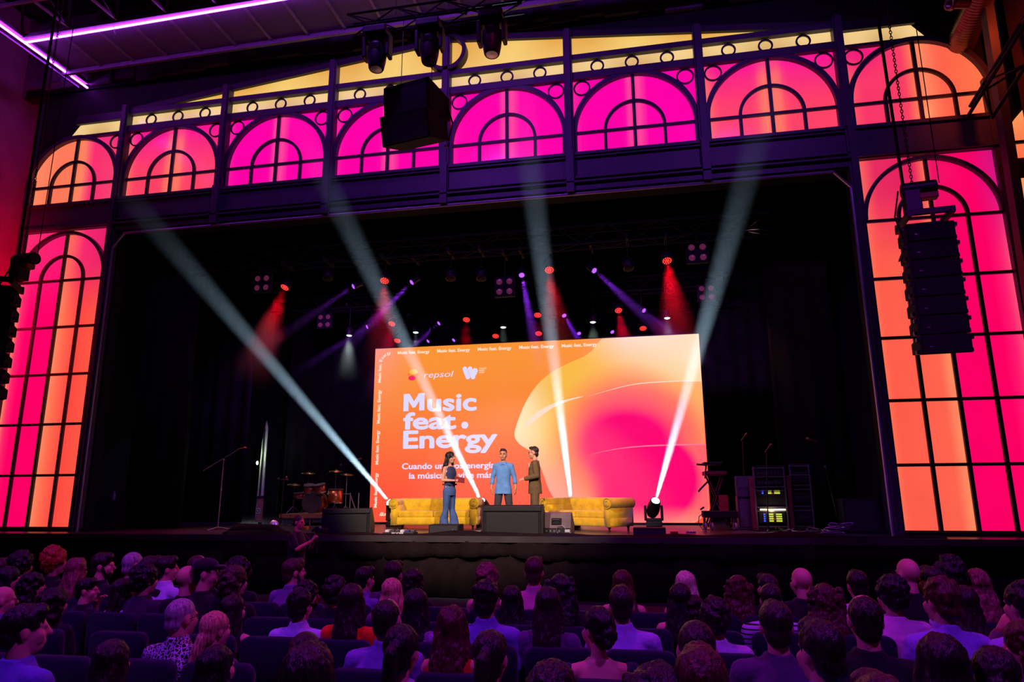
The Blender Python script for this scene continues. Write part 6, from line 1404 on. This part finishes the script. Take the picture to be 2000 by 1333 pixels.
# (photo x of the head, y of its crown, row, sex, hair style, hair colour, garment, garment colour, pattern, head turn (+ to the hoist side), pose, short phrase, label)
A = [
 (6, 1090, 0, 'm', 'short', 'brown', 'tee', BLK, 0, 20, 0, 'brown haired man at the very edge', 'brown haired person cut by the picture edge in the front row'),
 (45, 1079, 0, 'f', 'curly', 'black', 'tee', BLK, 0, 0, 0, 'dark curly head by the edge', 'person with round dark curls beside the redhead, near the picture edge'),
 (110, 1070, 0, 'f', 'curly', 'ginger', 'tee', BLK, 0, 20, 0, 'redhead with curls', 'redhead with short lit curls and a dark top in the front row'),
 (152, 1090, 0, 'f', 'wavy', 'pinkbrown', 'tee', (60, 40, 50), 0, 10, 0, 'woman with long wavy fair brown hair', 'woman with long wavy fair brown hair next to the redhead'),
 (203, 1080, 0, 'm', 'short', 'darkbrown', 'tee', BLK, 0, 60, 0, 'bearded man in profile', 'bearded dark haired man in profile, in the front row in black'),
 (262, 1079, 0, 'm', 'crop', 'grey', 'shirt', (60, 50, 110), 0, 30, 0, 'grey cropped man in blue', 'grey cropped man in a dark blue shirt in the front row'),
 (298, 1086, 0, 'm', 'short', 'darkbrown', 'tee', BLK, 0, 45, 0, 'man between grey man and white shirt', 'dark haired man turned aside between the grey cropped man and the pale shirt'),
 (328, 1086, 0, 'm', 'short', 'black', 'shirt', (200, 205, 240), 0, 45, 0, 'young man in bright pale shirt', 'short haired young man in a bright bluish white shirt in the front row'),
 (388, 1082, 0, 'm', 'receding', 'brown', 'tee', BLK, 0, 0, 0, 'man half hidden behind the cap', 'man whose head shows above the dark flat cap'),
 (404, 1089, 1, 'm', 'cap', 'black', 'tee', BLK, 0, 55, 0, 'man in a dark cap', 'man in a dark flat cap and dark jacket looking aside'),
 (468, 1086, 0, 'f', 'afro', 'black', 'tee', BLK, 0, 0, 0, 'very dark afro', 'person with a large dark afro behind the low monitor in cloth'),
 (18, 1107, 1, 'f', 'long', 'black', 'tee', WHT, 'print', 35, 0, 'woman in a pale print blouse', 'dark haired woman in a pale print blouse near the picture edge'),
 (67, 1120, 1, 'f', 'bob', 'black', 'tee', BLK, 0, 30, 0, 'dark bob behind the redhead', 'woman with a dark bob seated behind the redhead with curls'),
 (110, 1150, 2, 'f', 'bob', 'darkbrown', 'tee', BLK, 0, 0, 0, 'low dark head in the third row', 'low dark haired person seated behind the dark bob'),
 (172, 1129, 1, 'm', 'short', 'black', 'tee', BLK, 0, 60, 'chin', 'man with hand on his chin', 'dark haired man in profile with his hand at his chin'),
 (243, 1131, 1, 'f', 'long', 'darkbrown', 'shirt', WHT, 0, 50, 0, 'woman in white at the aisle', 'woman with smooth dark hair and a white sleeve, face turned to the hoist side'),
 (286, 1103, 1, 'f', 'curly', 'black', 'tee', (50, 40, 60), 0, 15, 0, 'big dark curls beside the bald man', 'woman with big dark curls beside the bald man in black'),
 (369, 1106, 1, 'm', 'bald', 'black', 'tee', BLK, 0, 15, 0, 'bald man in black', 'bald man in a black tee two heads from the grey cropped man'),
 (461, 1107, 1, 'f', 'bob', 'brown', 'tee', BLK, 0, 20, 0, 'brown bob in front of the bare arm', 'woman with a brown wavy bob in the second row left of the photographer'),
 (8, 1147, 2, 'm', 'fringe', 'darkbrown', 'shirt', (110, 90, 150), 0, 40, 0, 'bald man with glasses at the edge', 'balding man with glasses cut by the picture edge'),
 (457, 1163, 2, 'f', 'long', 'darkbrown', 'vest', BLK, 0, 15, 0, 'woman with a bare arm', 'long haired woman in a dark sleeveless top with a bare shoulder'),
 (55, 1180, 4, 'm', 'short', 'black', 'tee', (100, 90, 190), 0, 40, 0, 'big man in a violet tee', 'broad dark haired man in a violet blue tee, nearest at the picture corner'),
 (357, 1169, 3, 'm', 'crop', 'grey', 'shirt', (200, 190, 220), 'print', 20, 0, 'grey man in a print shirt', 'grey haired man with glasses in a black and white print shirt'),
 (423, 1194, 3, 'f', 'lowpony', 'blonde', 'tee', (90, 50, 80), 0, 25, 'phone', 'blonde with a low ponytail', 'blonde woman with a low ponytail beside the grey man in the print shirt'),
 (222, 1250, 4, 'f', 'long', 'darkbrown', 'tee', BLK, 0, 0, 0, 'dark head at the bottom', 'long dark hair seen from behind at the bottom, below the print shirt'),
 (425, 1262, 4, 'f', 'long', 'black', 'tee', BLK, 0, 15, 0, 'dark head below the blonde', 'dark long hair at the bottom directly below the blonde low ponytail'),
 (575, 1091, 0, 'm', 'short', 'brown', 'shirt', (120, 95, 150), 0, 45, 0, 'bearded man under the photographer', 'bearded man in a mauve shirt in profile directly below the photographer'),
 (602, 1137, 1, 'm', 'curly', 'black', 'tee', BLK, 0, 60, 0, 'curly dark profile', 'dark curly haired man in profile behind the bearded man in mauve'),
 (588, 1152, 2, 'm', 'tousled', 'black', 'shirt', (190, 190, 235), 0, 10, 0, 'man in bluish white shirt', 'tousled black haired man in a bluish white shirt left of the orange top'),
 (655, 1128, 1, 'f', 'curly', 'black', 'tee', BLK, 0, 0, 0, 'very dark curls', 'person with very dark curls seated between the photographer and the long dark hair'),
 (688, 1141, 2, 'f', 'long', 'darkbrown', 'tee', (235, 70, 15), 0, 0, 0, 'woman in an orange top', 'woman with long dark hair over a bright orange top'),
 (713, 1107, 0, 'm', 'short', 'black', 'shirt', (120, 90, 170), 0, 30, 0, 'man in a lilac collar', 'short haired man with a lilac collar in the front row'),
 (769, 1095, 0, 'm', 'short', 'darkbrown', 'tee', (70, 50, 80), 0, 10, 0, 'man behind the blonde', 'dark haired man whose head rises above the straight fair hair'),
 (766, 1130, 1, 'f', 'long', 'blonde', 'tee', (110, 60, 100), 0, 0, 0, 'woman with straight fair hair', 'woman with long straight fair hair in the second row'),
 (809, 1113, 0, 'f', 'bob', 'darkbrown', 'tee', BLK, 0, 0, 0, 'dark bob in the front row', 'woman with a dark bob in the front row beside the straight fair hair'),
 (757, 1166, 3, 'm', 'receding', 'darkbrown', 'shirt', (130, 105, 190), 0, 5, 0, 'balding man in violet', 'man with a thinning crown in a violet shirt'),
 (813, 1151, 2, 'f', 'long', 'black', 'tee', (150, 110, 180), 0, 0, 0, 'long black hair in the third row', 'woman with long black hair and a lilac sleeve beside the thinning crown'),
 (785, 1218, 4, 'f', 'ponytail', 'black', 'tee', (190, 150, 205), 0, 0, 0, 'black ponytail', 'woman with a long black ponytail in a pale lilac tee'),
 (883, 1184, 3, 'f', 'wavy', 'redbrown', 'vest', (200, 60, 20), 0, 0, 0, 'wavy auburn hair', 'woman with gathered wavy auburn hair and an orange strap top'),
 (598, 1234, 4, 'm', 'crop', 'darkbrown', 'tee', BLK, 0, 0, 0, 'reddish dark crop at the bottom', 'reddish lit cropped head behind the large dark head at the bottom'),
 (606, 1256, 5, 'f', 'long', 'darkbrown', 'tee', (120, 60, 100), 0, 0, 0, 'large dark head at the bottom', 'large dark haired head at the bottom below the bluish white shirt'),
 (953, 1104, 0, 'f', 'curly', 'pinkbrown', 'vest', (90, 40, 60), 0, 20, 0, 'fair curls lit pink', 'woman with fair curls lit pink in the front row below the stage box'),
 (950, 1134, 2, 'm', 'tousled', 'black', 'shirt', (125, 105, 200), 0, 10, 0, 'man in a blue violet shirt', 'thick haired man in a blue violet shirt in the centre'),
 (1043, 1088, 0, 'm', 'short', 'brown', 'shirt', (205, 130, 160), 0, 0, 0, 'man in a pink shirt', 'tall man in a pink shirt in the front row, alone against the skirt'),
 (1000, 1145, 1, 'f', 'long', 'black', 'tee', BLK, 0, 0, 0, 'smooth dark head beside the blue violet shirt', 'smooth dark haired woman seated just behind the man in pink'),
 (1070, 1147, 2, 'f', 'long', 'darkbrown', 'tee', (90, 60, 110), 0, 0, 0, 'long brown hair in the centre', 'woman with very long straight brown hair in the centre'),
 (1095, 1120, 1, 'f', 'curlylong', 'black', 'tee', BLK, 0, 10, 0, 'long dark curls', 'woman with long dark curls beside the man in pink'),
 (958, 1230, 4, 'f', 'ponytail', 'darkbrown', 'vest', BLK, 0, 10, 0, 'ponytail with a lit outline', 'woman with a brown ponytail and a bare neck, lit along the crown'),
 (1166, 1184, 3, 'f', 'updo', 'black', 'backless', NAV, 0, -35, 0, 'woman with a bare back', 'woman with an updo and a bare back in a navy dress'),
 (1215, 1114, 0, 'f', 'long', 'redbrown', 'vest', (60, 30, 40), 0, 0, 0, 'long auburn hair in front', 'woman with long straight auburn hair and bare shoulders in the front row'),
 (1213, 1144, 2, 'm', 'short', 'darkbrown', 'shirt', (175, 150, 225), 0, 0, 0, 'man in a lavender shirt', 'dark haired man in a lavender shirt in front of the auburn hair'),
 (1077, 1287, 5, 'f', 'updo', 'darkbrown', 'tee', BLK, 0, 0, 0, 'crown at the bottom centre', 'crown of a brown haired head at the bottom beside the bare back'),
 (1338, 1116, 0, 'f', 'long', 'paleblonde', 'vest', (60, 30, 45), 0, 0, 0, 'platinum blonde', 'woman with long platinum blonde hair in the front row'),
 (1327, 1140, 1, 'f', 'long', 'black', 'vest', BLK, 0, 0, 0, 'black hair before the platinum hair', 'woman with smooth black hair overlapping the platinum blonde'),
 (1354, 1165, 1, 'f', 'bob', 'darkbrown', 'tee', BLK, 0, 0, 0, 'dark bob left of dark curls', 'dark bob half hidden by the tousled curls in a white shirt'),
 (1440, 1122, 0, 'f', 'curlylong', 'redbrown', 'tee', BLK, 0, 0, 0, 'dark red curls in front', 'woman with dark red curls in the front row'),
 (1497, 1121, 0, 'm', 'short', 'darkbrown', 'tee', BLK, 0, -20, 0, 'man beside the dark red curls', 'dark haired man in the front row beside the dark red curls'),
 (1503, 1141, 1, 'm', 'short', 'black', 'shirt', (190, 160, 215), 'stripe', 0, 0, 'man in a striped shirt', 'black haired man in a white striped shirt, third head from the bald man'),
 (1563, 1110, 0, 'm', 'bald', 'black', 'tee', BLK, 0, -25, 0, 'bald man on the hoist side', 'bald man in a dark top left of the big auburn curls'),
 (1608, 1138, 1, 'f', 'curlylong', 'redbrown', 'tee', BLK, 0, 0, 0, 'big auburn curls', 'woman with a big mass of auburn curls in the second row'),
 (1395, 1172, 2, 'm', 'curly', 'darkbrown', 'tee', (205, 170, 225), 0, 0, 0, 'curly man in white', 'man with tousled dark curls in a white tee'),
 (1512, 1174, 3, 'm', 'short', 'darkbrown', 'tee', (85, 50, 95), 0, 0, 0, 'man in a plum tee', 'square short haired man in a plum tee'),
 (1358, 1212, 4, 'm', 'crop', 'darkbrown', 'shirt', (185, 150, 215), 0, 0, 0, 'cropped man in front of the curly man', 'cropped dark haired man seated before the curls in white'),
 (1365, 1261, 5, 'm', 'short', 'redbrown', 'shirt', (105, 85, 175), 0, 0, 0, 'auburn crop at the bottom', 'auburn short haired head at the bottom in a blue violet shirt'),
 (1597, 1210, 4, 'm', 'short', 'darkbrown', 'shirt', (120, 110, 215), 0, -30, 0, 'man in a blue shirt', 'dark haired man in a blue shirt turned to the screen, below the auburn curls'),
 (1672, 1114, 0, 'm', 'short', 'black', 'tee', (200, 160, 215), 0, -10, 0, 'black haired man in white', 'black haired man in a white tee in the front row behind the thinning dark crown'),
 (1684, 1157, 3, 'm', 'receding', 'darkbrown', 'tee', BLK, 0, 10, 0, 'man in a black tee', 'broad man with a thinning crown in a black tee on the hoist side'),
 (1737, 1128, 1, 'm', 'curly', 'black', 'tee', (215, 155, 205), 0, -15, 0, 'dark curls in a pale tee', 'man with dark curls in a pale pink tee'),
 (1770, 1092, 0, 'm', 'bald', 'black', 'tee', BLK, 0, -25, 0, 'bald man with glasses', 'bald man with glasses in a black top, tallest on the hoist side'),
 (1816, 1106, 0, 'm', 'short', 'darkbrown', 'shirt', (205, 165, 225), 0, -15, 0, 'man beside the bald man', 'dark haired man in a white shirt beside the bald man with glasses'),
 (1852, 1090, 0, 'm', 'curly', 'black', 'tee', BLK, 0, 0, 0, 'very dark head by the fair waves', 'very dark curly head between the white shirt and the long fair waves'),
 (1905, 1112, 0, 'f', 'wavy', 'pinkbrown', 'tee', (90, 40, 50), 0, 0, 0, 'long fair waves', 'woman with long fair wavy hair lit red along one side'),
 (1832, 1130, 2, 'm', 'tousled', 'redbrown', 'shirt', (150, 125, 215), 0, -20, 0, 'man in a collared lilac shirt', 'auburn haired man in a collared lilac shirt, broad shoulders over the seat'),
 (1880, 1145, 1, 'f', 'long', 'darkbrown', 'tee', BLK, 0, 0, 0, 'long dark hair behind the lilac shirt', 'woman with long dark hair beside the collared lilac shirt'),
 (1832, 1238, 4, 'f', 'long', 'darkbrown', 'tee', BLK, 0, 0, 0, 'long hair at the bottom', 'long dark brown hair at the bottom in front of the collared lilac shirt'),
 (1940, 1262, 4, 'f', 'updo', 'darkbrown', 'tee', BLK, 0, 20, 0, 'head with a hair clip', 'dark haired head near the bottom corner with its hair pinned up'),
 (1992, 1138, 2, 'm', 'tousled', 'black', 'shirt', (165, 135, 215), 0, -30, 'chin', 'man with a hand at his ear', 'man in a pale lilac shirt with his hand at his head, at the picture edge'),
 (1998, 1216, 3, 'f', 'bob', 'redbrown', 'tee', (90, 60, 100), 0, -50, 0, 'auburn head at the edge', 'auburn bob in profile cut by the picture edge above the pinned up hair'),
 (1715, 1315, 5, 'm', 'short', 'brown', 'tee', BLK, 0, 0, 0, 'brown crown at the bottom', 'top of a brown haired head at the bottom below the black tee'),
 (1285, 1300, 5, 'f', 'bob', 'black', 'tee', BLK, 0, 0, 0, 'dark crown beside the auburn crop', 'low dark crown at the bottom next to the auburn short head'),
]
FAR = {}
for i, (px, py, ri, sex, sty, hc, gar, gc, pat, turn, pose, who, lab) in enumerate(A):
    Y = ROWS[ri]; c = at_y(px, py, Y); fem = sex == 'f'
    zs = floor_z(Y) + .45; s = (c.z - zs) / {'short': .870, 'crop': .865, 'bald': .857, 'fringe': .857, 'curly': .877, 'afro': .907, 'curlylong': .882}.get(sty, .872)
    hy = max(-60, min(60, round(turn * .7 / 15) * 15)); ty = turn * .3; pose = pose or 'lap'
    p = link('person', seated_body(fem, hy, pose), 'skin'); tag(p, lab, 'person', None); p.location = (c.x, Y, zs); p.rotation_euler = (0, 0, pi - radians(ty))
    sx = max(.92, min(1.10, s)); p.scale = (sx, sx, s)
    link('top', seated_top(fem, gar, pose), cloth(gc, pat or 'plain'), p)
    link('trousers', seated_legs(), cloth((30, 28, 40)), p)
    if sty == 'cap':
        h = link('hair', hair_parts('crop', 3), HAIR['black'], p)
        cp_ = MB().ell((0, .015, .065), (.088, .108, .062), 20, 10); torso(cp_, [(.045, 0, -.10, .07, .05), (.055, 0, -.10, .075, .055), (.065, 0, -.09, .07, .05)]); hc_ = link('flat_cap', remeshed(cp_, 'flat_cap', .008, 2), cloth((34, 30, 36)), p)
        for q in (h, hc_): q.location = (0, -.012, .742); q.rotation_euler = (0, 0, radians(-hy))
    elif sty != 'bald':
        h = link('hair', hair_parts(sty, i), HAIR[hc], p); h.location = (0, -.012, .742); h.rotation_euler = (0, 0, radians(-hy))
    if 'glasses' in lab: eyewear(p, (0, -.012, .742), radians(-hy))
    if 'beard' in lab:
        bd_ = MB().ell((0, -.03, -.07), (.058, .062, .052)); cap(bd_, (-.05, -.02, -.04), (-.062, .0, .0), .022, .014); cap(bd_, (.05, -.02, -.04), (.062, .0, .0), .022, .014)
        b_ = link('beard', remeshed(bd_, 'beard', .009, 1, (.004, 50, i, .6)), HAIR[hc], p); b_.location = (0, -.012, .742); b_.rotation_euler = (0, 0, radians(-hy))
    if pose == 'phone':
        ph = tag(MB().box((0, 0, 0), (.08, .012, .15)).build('phone', 'blackplastic', None, bevel=.004), 'dark phone held up by the blonde woman with a low ponytail', 'phone'); ph.location = p.matrix_basis @ Vector((.07, -.40, .36)); ph.rotation_euler = (radians(25), 0, pi)
    SEATED.append((ri, c.x, who))
hb_ = None
# seats: one under everybody, the gaps filled
ordn = ['front row', 'second row', 'third row', 'fourth row', 'fifth row', 'nearest row']
def spread(xs, d=.53):
    xs = sorted(xs, key=lambda t: t[0]); out = [list(t) for t in xs]
    for it in range(60):
        for a, b in zip(out, out[1:]):
            g = d - (b[0] - a[0])
            if g > 0: a[0] -= g / 2; b[0] += g / 2
    return out
for ri, Y in enumerate(ROWS):
    xs = spread([(x, who) for r_, x, who in SEATED if r_ == ri])
    lo = at_y(-60, 1180, Y).x; hi = at_y(2060, 1180, Y).x
    prev = (lo - .3, 'the picture edge at the red wall side'); seq = [(x, w_) for x, w_ in xs] + [(hi + .3, 'the picture edge at the hoist side')]
    for x, w_ in seq:
        n = int((x - prev[0]) / .53 + .02) - 1
        for k in range(n):
            xx = prev[0] + (x - prev[0]) * (k + 1) / (n + 1)
            if ri == 4 and abs(xx - 4.1) < .3: continue
            a = prev[1] if prev[1].startswith('the ') else 'the ' + prev[1]; b = w_ if w_.startswith('the ') else 'the ' + w_
            seat(xx, Y, ('empty %s seat, %s right of %s' % (ordn[ri], ['next', 'second', 'third', 'fourth', 'fifth', 'sixth', 'seventh', 'eighth', 'ninth', 'tenth'][k], a)), 'dark blue seats of the ' + ordn[ri])
        if x < hi + .2:
            st_ = seat(x, Y, '%s seat of the %s' % (ordn[ri], w_), 'dark blue seats of the ' + ordn[ri])
            if 'bare back' in w_: st_.children[0].scale.z = .42
        prev = (x, w_)
